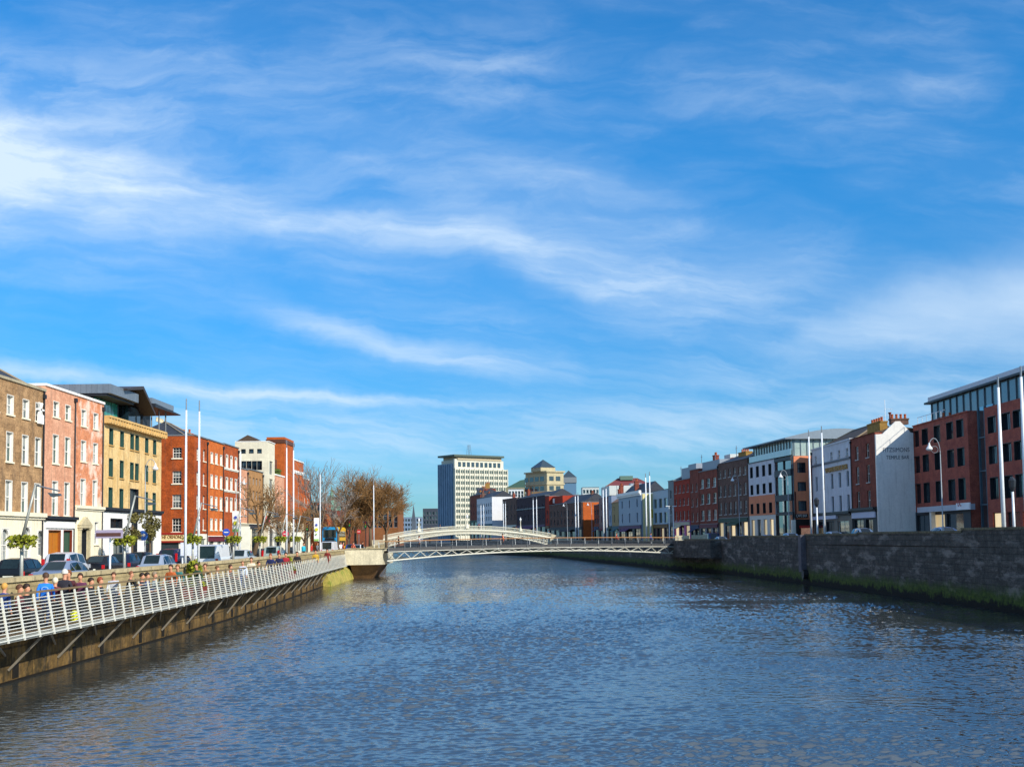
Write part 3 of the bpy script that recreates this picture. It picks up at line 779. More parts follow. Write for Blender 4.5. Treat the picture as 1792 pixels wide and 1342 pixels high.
def hip_roof(t, x0, x1, y0, y1, z, h, mat=m_slate, inset=None, name='roof'):
    k = inset if inset is not None else min(x1-x0,y1-y0)/2*.98; ym = (y0+y1)/2
    mb = MB(); mb.add([(x0,y0,z),(x1,y0,z),(x1,y1,z),(x0,y1,z),(x0+k,ym,z+h),(x1-k,ym,z+h)],[(0,1,5,4),(1,2,5),(2,3,4,5),(3,0,4),(3,2,1,0)])
    r = mb.build(name, mat, t)
    mb = MB()
    for a,b in (((x0,y0,z),(x0+k,ym,z+h)),((x1,y0,z),(x1-k,ym,z+h)),((x0+k,ym,z+h),(x1-k,ym,z+h))): mb.beam(Vector(a)+Vector((0,0,.03)),Vector(b)+Vector((0,0,.03)),.18,.10)
    mb.build('ridge', P('ridge_tile','#8a7a62'), r); return r
def gable_roof(t, x0, x1, y0, y1, z, h, mat=m_slate, ov=.0, name='roof'):
    ym = (y0+y1)/2; mb = MB()
    mb.extr([(x0-ov,y0,z),(x0-ov,ym,z+h),(x0-ov,y1,z)],(x1-x0+2*ov,0,0)); return mb.build(name, mat, t)
def chimney(t, x, y, z, w, d, h, n=3, mat=None):
    mb = MB(); mb.box(x-w/2,x+w/2,y-d/2,y+d/2,z,z+h); mb.box(x-w/2-.06,x+w/2+.06,y-d/2-.06,y+d/2+.06,z+h,z+h+.16)
    c = mb.build('chimney', mat or m_chim, t); mb = MB()
    for i in range(n):
        a = (i+.5)/n-.5
        mb.lathe([(.15,0),(.12,.3),(.15,.42),(.13,.5)],(x+(w*a if w >= d else 0),y+(d*a if d > w else 0),z+h+.16),7)
    mb.build('chimney_pot', m_terra, c); return c
def text(t, s, x, y, z, h, w, mat, name='lettering', rz=0.0, th=.03):
    cu = bpy.data.curves.new('t','FONT'); cu.body = s; cu.align_x = 'CENTER'; cu.extrude = th; cu.size = 1
    ob = bpy.data.objects.new('t',cu); COL.objects.link(ob); bpy.context.view_layer.update()
    dg = bpy.context.evaluated_depsgraph_get(); me = bpy.data.meshes.new_from_object(ob.evaluated_get(dg))
    bpy.data.objects.remove(ob); bpy.data.curves.remove(cu)
    xs = [v.co.x for v in me.vertices]; zs = [v.co.y for v in me.vertices]
    sx = w/(max(xs)-min(xs)); sz = h/(max(zs)-min(zs)); cx = (max(xs)+min(xs))/2; z0 = min(zs)
    me.transform(Matrix(((sx,0,0,-cx*sx),(0,0,-1,0),(0,sz,0,-z0*sz),(0,0,0,1))))
    me.materials.clear(); me.materials.append(mat)
    return inst(me, name, t, (x,y,z), rz)
def aerial(label, x, y, z, h, arms, grp=None):
    t = thing('roof_aerial', label, 'aerial', (x,y,z)); mb = MB(); mb.tube([(0,0,0),(0,0,h)],.035,5); mb.build('mast', m_alu, t)
    mb = MB()
    for zz, a, b in arms: mb.tube([(a,0,zz),(b,0,zz)],.025,4)
    mb.build('arm', m_alu, t); return t

# ---- left quay
ZLf = ZL + .13
FL = Front((-33,66),(-33,205),ZLf)
def cols(fr, pxs, w, rows, st, ref=None):
    """windows on a facade: pixel columns, and rows read at a reference column"""
    out = []
    for r in rows:
        za, zb = fr.z(r[0],r[2]), fr.z(r[0],r[1])
        for p in pxs: out.append((fr.x(p), w, za, zb, r[3] if len(r) > 3 else st))
    return out
m_brown = M('brown_brick', '#c49c70', .9, .6, 1.1, streak=.55, bump=.3, brick=(.9,.3), mortar=.75, col2='#8c6c4a')
m_pink = M('pink_brick', '#e6ad8c', .9, .35, .8, streak=.5, bump=.2, brick=(.45,.15), mortar=.85, col2='#cf9272')
m_salmon = M('salmon_brick', '#e59a70', .9, .4, .8, streak=.5, bump=.2, brick=(.45,.15), mortar=.85, col2='#cc7d54', patch=('#f0cdb8',.5))
m_ochre = M('ochre_render', '#e6c58c', .85, .3, .7, streak=.75, bump=.1, col2='#cda667')
m_red = M('red_brick', '#bb5824', .9, .5, .9, streak=.45, bump=.25, brick=(.45,.15), mortar=.7, col2='#8f4016')
m_orange = M('orange_brick', '#dc7630', .9, .4, .9, streak=.35, bump=.2, brick=(.45,.15), mortar=.8, col2='#b85a20')
m_rend = M('white_render', '#eae6d8', .8, .1, .8, streak=.25)
m_ceil = P('white_fascia','#f2f0ea')

# 1 brown house
f = FL; x1 = f.x(75.5); zt = f.z(0,661); zg = f.z(40,901)
pw = [14.5,42,64.5]; X = [f.x(p) for p in pw]; X = [X[0]-2.35] + X
rows = [(42,697.8,731,'sash_blind'),(42,760.4,811.4,'sash'),(42,842.7,898,'sash')]
wins = [(x,1.08,f.z(r[0],r[2]),f.z(r[0],r[1]),r[3]) for r in rows for x in X]
gz = lambda py, px=47: f.z(px,py)
t = house('townhouse','four storey brown brick townhouse with cream arched ground floor','house',f,0.0,x1,zt,11,m_brown,wins,zg,m_cream,
   [(f.x(8.6),1.25,gz(982,9),gz(924,9),'arched','window'),(f.x(47),1.25,.1,gz(921),'arched','door'),(f.x(70),1.1,gz(972,70),gz(927,70),'arched','window')],cope=m_stone)
cornice(t,.0,x1,zg-.1,.28,.3); hip_roof(t,-2,x1+3.6,1.0,10.5,zt+.05,3.0,m_slate,4.6)
mb = MB(); mb.beam((f.x(75)-.25,-.08,0),(f.x(75)-.25,-.08,zt),.1,.1); mb.build('downpipe',m_dark,t)
# 2 pink, 3 salmon
x0, xm, x2 = x1+.02, f.x(130.5), f.x(179.5); zt = f.z(77,674)
zg = f.z(105,906.5)
wins = cols(f,[95.5,116.5],1.12,[(95.5,701.4,729),(95.5,759.5,810.5),(95.5,841,901.5)],'sash')
t = house('townhouse','four storey pink brick townhouse with wide white shopfront and orange door','house',f,x0,xm-.01,zt,11,m_pink,wins,zg,m_ceil,
   [(f.x(95),2.3,.08,gz(927,95),'door','door'),(f.x(118),1.7,.08,gz(927,118),'door_green','door')],cope=m_ceil)
cornice(t,x0,xm-.02,zg-.1,.22,.35,m_dark); 
mb = MB(); mb.box(x0+.3,xm-.3,-.16,-.055,f.z(105,924),f.z(105,908.5)); mb.build('fascia_board',m_ceil,t)
zg = f.z(160,888.5)
wins = cols(f,[144.5,165.5],1.12,[(144.5,715.7,745),(144.5,770,807),(144.5,837,886.5)],'sash_blind')
t = house('townhouse','four storey salmon brick townhouse with patchy wall and pedimented cream doorway','house',f,xm+.01,x2,zt,11,m_salmon,wins,zg,m_cream,
   [(f.x(144.5),1.5,.1,f.z(144.5,926),'door_dark','door'),(f.x(168),.95,f.z(168,952),f.z(168,912.5),'sash','window')],cope=m_ceil)
cornice(t,xm+.02,x2-.02,zg-.1,.22,.25)
xd = f.x(144.5); mb = MB()
for s in (-1,1): mb.box(xd+s*.95-.13,xd+s*.95+.13,-.26,-.055,0,f.z(144.5,927)); mb.box(xd+s*.95-.18,xd+s*.95+.18,-.3,-.056,f.z(144.5,927),f.z(144.5,924))
za = f.z(144.5,923.8); mb.box(xd-1.2,xd+1.2,-.34,-.055,za,za+.2); mb.extr([(xd-1.25,-.36,za+.21),(xd+1.25,-.36,za+.21),(xd,-.36,za+.85)],(0,.3,0)); mb.build('door_surround',M('sandstone','#c9bb98',.85,.3,2),t)
# 4 ochre with penthouse
x0, x1 = x2+.02, f.x(281.5); zt = f.z(181,729); zg = f.z(200,891)
wins = cols(f,[193,212,229.8,238.6,255.5,269.5],1.0,[(193,748.8,778),(193,801.6,833.8),(193,852.5,888)],'teal')
xa, xb = f.x(226), f.x(243)
wins = [w for w in wins if not (w[2] < f.z(193,860) and xa < w[0] < xb)]
wins.append(((xa+xb)/2, xb-xa-.3, zg+.05, f.z(226,854),'dark'))
t = house('office_house','ochre rendered building with teal windows and dark rooftop penthouse','office building',f,x0,x1,zt,13,m_ochre,wins,zg,m_ceil,
   [(f.x(203),3.0,f.z(203,924),f.z(203,907),'dark','window'),(f.x(207),2.6,.1,f.z(207,944),'shop','door'),((xa+xb)/2,1.6,.1,f.z(226,900),'dark','door'),(f.x(262),2.6,.1,f.z(262,906),'shop','door')],cope=None)
mb = MB(); mb.box(x0,x1,-.55,.4,zt-.05,zt+.12); mb.box(x0,x1,-.45,-.004,zt-.5,zt-.06)
k = 0
while x0+.3+k*.7 < x1: mb.box(x0+.3+k*.7,x0+.5+k*.7,-.52,-.452,zt-.42,zt-.052); k += 1
mb.build('cornice',M('ochre_cornice','#d8b070',.85,.2,1,streak=.3),t)
cornice(t,x0,x1,zg-.1,.22,.3,m_dark)
zc = zt+.12; top = f.z(181.5,671.5)
L = x1-x0; c1, c2 = f.x(228), f.x(246)
mb = MB(); mb.box(x0+.4,c1-.3,1.0,9,zc,top-.75); mb.build('penthouse',P('pent_wall','#2a2f36'),t)
mb = MB(); n = 7
for i in range(n):
    a = x0+.5+(c1-.8-x0-.5)*i/n; b = x0+.5+(c1-.8-x0-.5)*(i+1)/n; mb.box(a+.05,b-.05,.93,.985,zc+.05,top-1.0)
for i in range(5): mb.box(x0+.33,x0+.385,1.3+i*1.4,2.6+i*1.4,zc+.6,top-1.0)
mb.build('penthouse_glazing',GLASS('pent_glass','#2f8f80',.08),t)
mb = MB(); mb.box(x0-.1,c1+.2,-.55,11,top-.75,top); mb.build('roof_slab',M('zinc','#7f8b96',.45,.15,1,metal=.3,brick=(.45,9),mortar=.7),t)
mb = MB(); mb.box(x0,c1,-.2,10.5,top-.95,top-.76); mb.build('soffit',m_dark,t)
z1 = f.z(228,672)-.1
mb = MB(); mb.extr([(c1-3.8,-.9,top+.02),(c1+.5,-.9,top+.75),(c2+1.2,-.9,top-1.25),(c2+1.2,-.9,top-1.5),(c1+.4,-.9,top+.45),(c1-3.8,-.9,top-.15)],(0,9,0)); mb.build('gull_roof',P('dark_roof','#3a302c'),t)
mb = MB(); mb.box(c1+.2,c2+.6,.3,8,zc,top-1.0); mb.build('stair_glazing',m_glass,t)
c3 = x1-.2; zl = f.z(262,709)
mb = MB(); mb.box(c2+.8,c3+1.7,-.7,8,zl,zl+.5); mb.build('canopy_slab',P('zinc_plain','#7d8994',.45,.3),t)
mb = MB(); mb.extr([(c2+.8,-1.0,zl-.02),(c3+3.0,-1.0,zl-.22),(c3+3.0,-1.0,zl-.3),(c2+.8,-1.0,zl-.35)],(0,8,0)); mb.build('canopy_soffit',m_dark,t)
for xx in (c2+1.6,c3-2,c3+.1):
    mb = MB(); mb.tube([(xx,-.4,zc-.1),(xx,-.4,zl-.25)],.07,6); mb.build('canopy_post',m_lead,t)
mb = MB(); mb.box(c2+1.0,c2+3.2,.2,6,zc,zl-.3); mb.build('penthouse',P('pent_wall','#2a2f36'),t)
# 5 red brick corner house
x0, xe = f.x(339.3), f.x(362.8); zt = f.z(339.3,762); Yc = FL.A.y + x0
xw = xat(309.5,Yc,850); c = -33-xw
rows = [(782.9,801.6),(824,846),(865,888.4),(906.5,930.7)]
so = [(c,.0,0,0,'')]
so = [(-(-33-xw),.95,zat(309,b,Yc)-ZLf,zat(309,a,Yc)-ZLf,'georgian') for a,b in rows]
so += [(so[0][0]-3.2,)+s[1:] for s in so]
wins = cols(f,[346,357],1.0,[(357,787,807),(357,827.6,849),(357,867,890),(357,906,927)],'georgian')
zg = f.z(350,934)
t = house('corner_pub','red brick corner house with white sash windows above a cream pub front','pub',f,x0,xe-.01,zt,12,m_red,wins,zg,m_rend,
   [(f.x(344),1.5,.1,zg-.5,'shop_white','window'),(f.x(356),2.0,.1,zg-.5,'shop_white','window')],side=-1,side_ops=so,cope=m_lead,cope_h=.14)
mb = MB(); za = zat(300,947,Yc)-ZLf; zb_ = zat(300,934,Yc)-ZLf
mb.box(x0-.28,x0-.003,.05,4.6,za,zb_); sg = mb.build('fascia_board',P('pub_cream','#ecd9a2'),t)
mb = MB(); mb.box(x0-.34,x0-.281,.0,4.7,zb_-.08,zb_+.14); mb.box(x0-.34,x0-.281,.0,4.7,za-.12,za+.06); mb.build('fascia_moulding',P('pub_red','#9a2a1e'),t)
text(t,'THE ORMOND',x0-.29,2.2,za+.28,.34,2.4,P('gold_letter','#8a5a20'),rz=-math.pi/2)
mb = MB(); mb.box(x0-.16,x0-.005,.2,.5,0,za-.1); mb.box(x0-.16,x0-.005,1.2,1.5,0,za-.1); mb.box(x0-.16,x0-.005,3.9,4.3,0,za-.1); mb.build('pilaster',m_rend,t)
mb = MB(); mb.box(x0-.10,x0-.004,1.55,3.85,.6,za-.1); mb.build('pub_window',m_glass2,t)
mb = MB(); mb.box(x0-.10,x0-.004,.52,1.18,.05,za-.1); mb.build('door',P('pub_door','#5c1f18'),t)
hip_roof(t,x0+.6,xe+3,1.2,7,zt+.1,1.7,m_slate,2.6)
mb = MB()
for i in range(5): mb.lathe([(.12,0),(.1,.35),(.13,.45)],(x0+2.2+i*.55,4.6,zt+1.75),6)
mb.build('chimney_pot',P('buff_pot','#d8c9a4'),t)
# 6 orange, 7 arched
x0 = xe+.01; xe = f.x(390.8); zt = f.z(363,769)
wins = cols(f,[370,378,386.5],1.05,[(370,791,809.7),(370,830,852.6),(370,868,891),(370,907,927)],'sash_blind')
zg = f.z(376,937)
t = house('townhouse','bright orange brick townhouse with three tight bays of sash windows','house',f,x0,xe-.01,zt,11,m_orange,wins,zg,m_rend,
   [(f.x(370),2.0,.1,zg-.5,'shop','window'),(f.x(384),2.0,.1,zg-.5,'shop_white','window')],cope=m_lead,cope_h=.12)
x0 = xe+.01; xe = f.x(417); zt = f.z(391,776.5)
wins = cols(f,[396.7,404.5,412.5],1.15,[(404,797,820),(404,836,858),(404,870.5,896)],'arched')
zg = f.z(404,938)
t = house('townhouse','red orange brick house with round headed white windows','house',f,x0,xe-.01,zt,11,M('arched_brick','#bf5c28',.9,.45,.9,streak=.2,bump=.2,brick=(.45,.15),mortar=.8),wins,zg,m_rend,
   [(f.x(397),1.9,.1,zg-.5,'shop','window'),(f.x(410),3.0,.1,zg-.5,'shop','window')],cope=m_lead,cope_h=.12)
cornice(t,x0,xe-.02,f.z(404,822.5),.16,.12,m_rend,'string_course'); cornice(t,x0,xe-.02,f.z(404,860.5),.16,.12,m_rend,'string_course')
chimney(t,x0+1.5,5,zt,1.1,2.0,1.2,3,m_red)
# 8, 9 low fronts
x0 = xe+.02; xe = f.x(433.5); zt = f.z(418,819)
wins = cols(f,[422,429],1.0,[(422,833,843),(422,856,872),(422,884,902)],'sash_shade')
t = house('townhouse','low pink brown house between the arched windows and the tan house','house',f,x0,xe-.01,zt,10,m_pink,wins,f.z(425,915),m_cream,[(f.x(425),3.2,.1,f.z(425,925),'shop','window')],cope=m_lead,cope_h=.12)
x0 = xe+.01; xe = f.x(460); zt = f.z(434,821)
wins = cols(f,[438,444,449.5,455.5],1.0,[(440,835,848),(440,858,874),(440,884,900)],'plain')
t = house('townhouse','low tan brick house below the white block','house',f,x0,xe,zt,10,M('tan_brick','#b98a58',.9,.3,1,streak=.3,brick=(.45,.15),mortar=.8),wins,f.z(445,916),m_cream,[(f.x(447),4.5,.1,f.z(447,926),'shop','window')],cope=m_lead,cope_h=.12)
# white block
x0, xe = f.x(469), f.x(480.5); Yc = 66+x0; zt = zat(450,773,Yc)-ZLf
so = []
for p in (425.5,439.5,453.7): so.append((-(-33-xat(p,Yc)),.62,zat(440,793.5,Yc)-ZLf,zat(440,785.5,Yc)-ZLf,'dark'))
for p in (426.3,435.5,444.8,453.9): so.append((-(-33-xat(p,Yc)),.66,zat(440,822.5,Yc)-ZLf,zat(440,806.5,Yc)-ZLf,'dark'))
t = house('apartment_block','tall white stone clad block rising above the low tan house','apartment block',f,x0,xe,zt,4.5,M('limestone_cladding','#e6dfc6',.8,.12,1,streak=.2,brick=(1.2,.6),mortar=.88),
   [(f.x(474.5),2.2,f.z(474,830),f.z(474,807),'plain'),(f.x(474.5),2.2,f.z(474,860),f.z(474,838),'plain'),(f.x(474.5),2.2,f.z(474,895),f.z(474,870),'plain')],f.z(474,915),m_rend,[(f.x(474.5),2.6,.1,f.z(474,922),'shop','door')],side=-1,side_ops=so,cope=m_ceil,cope_h=.1)
gable_roof(t,x0+.5,xe+2,1.2,4.6,zt+.05,.95,m_slateb)
# brick block with stair towers
x0, xe = xe+.02, f.x(497.5)
m_or2 = M('deep_orange_brick','#c4622a',.9,.3,1,streak=.2,brick=(.45,.15),mortar=.8)
wins = cols(f,[486,492],1.0,[(488,850,862),(488,872,885),(488,893,905)],'sash_shade')
t = house('apartment_block','orange brick block with terrace planting beside the white block','apartment block',f,x0,xe,f.z(484,832),9,m_pink,wins,f.z(488,912),m_cream,[(f.x(488),4,.1,f.z(488,920),'shop','window')],cope=m_ceil)
mb = MB(); mb.box(x0+.6,xe-.4,1.0,6,f.z(484,831),f.z(484,800)); mb.build('terrace_storey',m_glass2,t)
mb = MB(); rr = random.Random(5)
for i in range(60): 
    a = x0+.4+rr.random()*(xe-x0-.8); z = f.z(484,832)+rr.random()*.9; mb.box(a-.2,a+.2,.2+rr.random()*.5,.9,z,z+.25)
mb.build('terrace_planting',M('planting','#5b6a2a',.9,.4,3),t)
x0, xe = xe+.02, f.x(514); zt = zat(500,764.5,66+x0)-ZLf
t = house('apartment_block','tallest orange brick tower with dark cap behind the paired masts','apartment block',f,x0,xe,zt,2.6,m_or2,[(f.x(510),1.4,f.z(510,905),f.z(510,870),'plain')],f.z(505,912),m_cream,[(f.x(506),3,.1,f.z(506,922),'shop','window')],side=-1,cope=None)
mb = MB(); mb.box(x0-.1,xe+.1,-.1,2.7,zt-.9,zt-.35); mb.build('dark_cap',P('brown_cap','#5a3420'),t)
x0, xe = xe+.02, f.x(531); zt = zat(520,805,66+x0)-ZLf
t = house('apartment_block','shorter orange brick tower with stepped top left of the bare tree','apartment block',f,x0,xe,zt,2.4,m_or2,[(f.x(523),1.2,f.z(523,895),f.z(523,850),'plain')],f.z(522,915),m_cream,[(f.x(522),4,.1,f.z(522,924),'shop','window')],side=-1,cope=m_ceil)
cornice(t,x0,xe,f.z(522,828),.3,.15,m_ceil,'string_course')
x0, xe = xe+.02, f.x(543); zt = zat(535,838,66+x0)-ZLf
t = house('townhouse','last orange brick house before the trees','house',f,x0,xe,zt,9,m_or2,cols(f,[534,539],1.2,[(536,850,860),(536,870,882),(536,893,905)],'sash_shade'),f.z(536,915),m_cream,[(f.x(536),4,.1,f.z(536,924),'shop','window')],side=-1,cope=m_ceil)
aerial('white goalpost shaped aerial above the slate hipped roof', -38,80,17.5,3.2,[(2.9,-4.2,0)])

# ---- right quay (in shade): facades run from far to near so that outward faces the river
def right_front(A, B, z0): return Front(A, B, z0)
FA = right_front((44,140),(44,80),4.1)
m_modb = M('purple_brick', '#b0604e', .9, .4, 1, streak=.15, bump=.2, brick=(.45,.15), mortar=.75, col2='#8f4a42')
m_paleb = M('pale_blue_render', '#d2d4dc', .85, .16, .8, streak=.3)
m_gable = M('white_gable', '#eceae4', .85, .1, .6, streak=.25)
m_brbk = M('dark_red_brick', '#97503f', .9, .45, 1, streak=.2, bump=.2, brick=(.45,.15), mortar=.7)
m_dkbk = M('dark_brown_brick', '#7c5f54', .9, .45, 1, streak=.2, bump=.2, brick=(.45,.15), mortar=.7)
m_orsm = M('orange_render', '#e08c66', .85, .15, .8, streak=.2)
f = FA
# modern brick building
x0, x1 = f.x(1603), f.x(1699.5); zt = f.z(1699,719)
xs = [1607.7,1623.5,1645,1667.5,1685.5]
wins = cols(f,xs,1.9,[(1667,736.7,767.7),(1667,785.6,817.8),(1667,838,876)],'dark')
zg = f.z(1650,893)
t = house('office_building','modern purple brown brick office with glass slot and glazed top storey','office building',f,x0,x1,zt,12,m_modb,wins,zg,P('dark_surround','#2b3038'),
   [(x0+2.2,3.6,.15,zg-.35,'shop','window'),(x0+6.6,4.2,.15,zg-.35,'lit_shop','window'),(x0+11.5,4.4,.15,zg-.35,'lit_shop','window')],side=-1,cope=m_modb,cope_h=.12)
mb = MB(); mb.box(x0+2.5,x1+1.2,-.7,-.056,zg-.1,zg+.45); mb.build('canopy',P('pale_fascia','#b9c0cc'),t)
mb = MB(); mb.box(f.x(1638)-.22,f.x(1638)+.22,-.6,-.15,0,zg-.11); mb.build('column',m_white,t)
sx0, sx1 = f.x(1689), f.x(1713); sz0, sz1 = f.z(1700,891.5), f.z(1700,879.5)
mb = MB(); mb.box(sx0,sx1,-.85,-.72,sz0,sz1); sg = mb.build('sign_board',P('sign_white','#eceff6'),t)
text(sg,'bc',sx0+.9,-.855,sz0+.35,.7,.9,P('sign_red','#a83a3a'),th=.01)
g0, g1 = x1+.02, f.x(1729.5); zgt = f.z(1720,706)
mb = MB(); mb.quad((g0,1.0,0),(g1,1.0,0),(g1,1.0,zgt),(g0,1.0,zgt)); mb.build('glass_slot',M('slot_glass','#7d97a3',.03,.15,.8,metal=.85,spec=.7),t)
mb = MB()
for i in range(4): z = zgt*i/4+.2; mb.box(g0,g1,.9,.99,z,z+.12)
for xx in (g0+.1,g0+(g1-g0)*.42,g1-.2): mb.box(xx,xx+.1,.88,.985,0,zgt)
mb.build('mullion',P('mullion_grey','#5f7480'),t)
mb = MB(); mb.box(g0,g0+.5,1.02,2.0,0,zgt); mb.build('slot_return',m_dark,t)
b0, b1 = g1, 60.0
zb2 = f.z(1787,696)
op = []
for r in ((1767,720,751),(1767,773.6,807),(1767,831,871.5)):
    for px in (1742,1767,1787.5):
        op.append((f.x(px),1.9,f.z(r[0],r[2]),f.z(r[0],r[1])))
    for k in range(1,4): op.append((f.x(1787.5)+2.5*k,1.9,f.z(r[0],r[2]),f.z(r[0],r[1])))
mb = MB(); wallgrid(mb,b0,b1,zg,zb2,[(c-w/2,c+w/2,a,b) for c,w,a,b in op],.3)
wallgrid(mb,b0,b1,0,zg,[(b0+1+i*3.2,b0+3.6+i*3.2,.4,zg-.5) for i in range(5)],.3)
mb.quad((b0,0,0),(b0,9,0),(b0,9,zb2),(b0,0,zb2)); mb.quad((b1,0,0),(b1,9,0),(b1,9,zb2),(b1,0,zb2)); mb.quad((b0,0,zb2),(b1,0,zb2),(b1,9,zb2),(b0,9,zb2)); mb.build('wall',m_modb,t)
for c,w,a,b in op: add_window(t,c,0,a,w,b-a,'dark')
for i in range(5): add_window(t,b0+2.3+i*3.2,0,.4,2.6,zg-.9,'lit_shop')
fp = Front((49.5,150),(49.5,80),4.1); p0, p1 = fp.x(1637.5), 60.0; zp = fp.z(1792,655)
off_ = 10.0; p0 -= off_
mb = MB(); mb.box(p0,p1,5.5,11,zt-.1,zp); mb.build('penthouse',GLASS('pent_pale_glass','#5a747c',.12,.6,.2),t)
n = 30
for i in range(n):
    mb = MB(); xx = p0+i*(p1-p0)/n; mb.box(xx,xx+.09,5.38,5.49,zt-.1,zp-.02); mb.build('mullion',P('mullion_grey','#5f7480'),t)
mb = MB(); mb.box(p0-1.2,p1+.5,5.0,11.5,zp,zp+.22); mb.build('roof_edge',m_dark,t)
mb = MB(); mb.box(p0-.4,p1+.5,5.2,11,zp+.22,zp+.75); mb.build('roof_slab',P('pale_slab','#c9ccd6'),t)
mb = MB(); mb.box(f.x(1727),p1,5.6,10,zp+.75,zp+1.1); mb.build('plant_screen',m_dark,t)
mb = MB(); mb.tube([(x0+1,.2,zt+.9),(x0+9,.2,zt+.9)],.03,4)
for i in range(6): mb.tube([(x0+1+i*1.4,.2,zt+.05),(x0+1+i*1.4,.2,zt+.9)],.025,4)
mb.build('terrace_rail',m_alu,t)
chimney(t,x0+.7,3.5,zt,1.2,1.4,.8,2,m_dkbk)

# gable house + neighbours on the building line nearer the river
FG = right_front((39.9,160),(39.9,120),3.75); f = FG
yg = 129.6; gx1 = 160-yg; gx0 = f.x(1492)
zt = f.z(1492,767.5)
wins = cols(f,[1503.2,1521.8],1.15,[(1521,775.6,799.5),(1521,813,843.5),(1521,858,891.5)],'sash_shade')
zg = f.z(1512,893)
ze = zat(1535,760.5,yg)-3.75; za = zat(1572,737.5,yg)-3.75; zq = zat(1598,757,yg)-3.75
t = house('townhouse','red brown brick house with tall white windowless gable wall','house',f,gx0,gx1,zt,9,m_brbk,wins,zg,P('black_front','#1c1d22'),
   [(gx0+2.6,3.6,.1,zg-1.0,'shop','window'),(gx0+6.6,2.6,.1,zg-1.0,'shop','door')],cope=None)
mb = MB(); mb.box(gx0+.3,gx1-.3,-.22,-.06,zg-.85,zg-.2); mb.build('fascia_board',P('lilac_fascia','#c9cbe0'),t)
cornice(t,gx0,gx1,zg,.3,.5,P('black_front','#1c1d22'))
# gable wall (its own thickness, painted white) on the near flank
gd = [(-.02,0),(-.02,ze),(.75,ze+.05),(xat(1572,yg)-39.9,za),(xat(1580,yg)-39.9,za),(xat(1598,yg)-39.9,zq),(9,zq-.9),(9,0)]
mb = MB(); mb.extr([(gx1+.004,y,z) for y,z in gd],(.35,0,0)); gw = mb.build('gable_wall',m_gable,t)
ridge = za-.5; ym = xat(1575,yg)-39.9
mb = MB(); mb.extr([(gx0,-.15,zt),(gx0,ym,ridge),(gx0,9,zt-.2)],(gx1-gx0,0,0)); mb.build('roof',m_slateb,t)
text(gw,'FITZSIMONS',gx1+.36,xat(1571.5,yg)-39.9,zat(1570,791,yg)-3.75,.46,2.9,P('grey_letter','#4c5058'),rz=math.pi/2,th=.01)
text(gw,'TEMPLE BAR',gx1+.36,xat(1573.5,yg)-39.9,zat(1570,803.5,yg)-3.75,.40,2.5,P('grey_letter','#4c5058'),rz=math.pi/2,th=.01)
chimney(t,gx0+4.3,1.9,zt+.3,4.4,.95,f.z(1525,735.5)-zt-.35,5)
chimney(t,gx1-.5,ym+.45,za-.3,.8,1.9,.5,4,m_dkbk)
mb = MB(); mb.lathe([(.12,0),(.1,1.0),(.2,1.25)],(gx0+7.4,2.4,f.z(1525,740)),6); mb.build('flue',P('flue_red','#7a3a2c'),t)
# pale hotel
h0 = f.x(1423); h1 = gx0-.02; zt = f.z(1490,768.5); zs = f.z(1491,800.5)
xs = [1430.5,1443,1458,1471.5,1485.5]
wins = cols(f,xs,1.05,[(1471,826,853),(1471,866.7,894.5)],'plain') + cols(f,xs,.95,[(1471,787,799.5)],'sash_shade')
zg = f.z(1460,900)
t = house('hotel','pale grey blue rendered hotel with gold lettering and attic windows','hotel',f,h0,h1,zt,9,m_paleb,wins,zg,P('brown_front','#6d6257'),
   [(h0+3,4,.1,zg-.8,'shop','window'),(h0+8.5,3.4,.1,zg-.8,'door_dark','door'),(h0+14.4,5,.1,zg-.8,'shop_white','window')],cope=P('pale_coping','#c4c6cf'))
cornice(t,h0,h1,zs,.16,.22,P('grey_string','#6f7480'),'string_course'); cornice(t,h0,h1,zg,.3,.5,P('black_front','#1c1d22'))
xa, xb = f.x(1447), f.x(1488.5)
text(t,'WORKMANS BAR',(xa+xb)/2,-.12,f.z(1468,823.5),.62,xb-xa-.6,P('gold_letter2','#b9863c',.4,.4),th=.06)
hip_roof(t,h0+.6,h1-.2,.6,8.5,zt+.1,2.2,m_slateb,3.2)
mb = MB(); mb.box(h0+.2,h1-6,-.35,-.06,zg-.55,zg-.1); mb.build('fascia_board',P('lilac_fascia','#c9cbe0'),t)
# orange and grey corner building, quay bends here
C0 = Vector((37.3,158.2)); D = Vector((-.118,1)).normalized()
FC = right_front(tuple(C0+D*30),tuple(C0-D*.01),3.55); f = FC
x0, x1 = f.x(1311.5), 29.99
ztp = f.z(1340,806); zm = f.z(1338,866)
wins = cols(f,[1317,1327.5,1338.5,1349.5],1.25,[(1338,813,833),(1338,845.5,863.4)],'dark')
xc = f.x(1357.5)
zg = f.z(1338,901)
t = house('corner_block','grey and orange corner building with glass corner bay and curved roof','office building',f,x0,xc,ztp,9,m_paleb,wins,zm,m_orsm,
   [(f.x(p),1.25,f.z(1338,898),f.z(1338,879.5),'dark','window') for p in (1317,1327.5,1338.5,1349.5)],cope=m_dark,cope_h=.12,zb=zg)
mb = MB(); wallgrid(mb,x0,xc,0,zg-.01,[(f.x(p)-.75,f.x(p)+.75,.3,zg-.6) for p in (1317.5,1328,1339,1350)],.24); mb.build('shopfront',P('white_shopfront','#cfcac2'),t)
for p in (1317.5,1328,1339,1350): add_window(t,f.x(p),0,.3,1.5,zg-.9,'lit_shop',0,'shop_window')
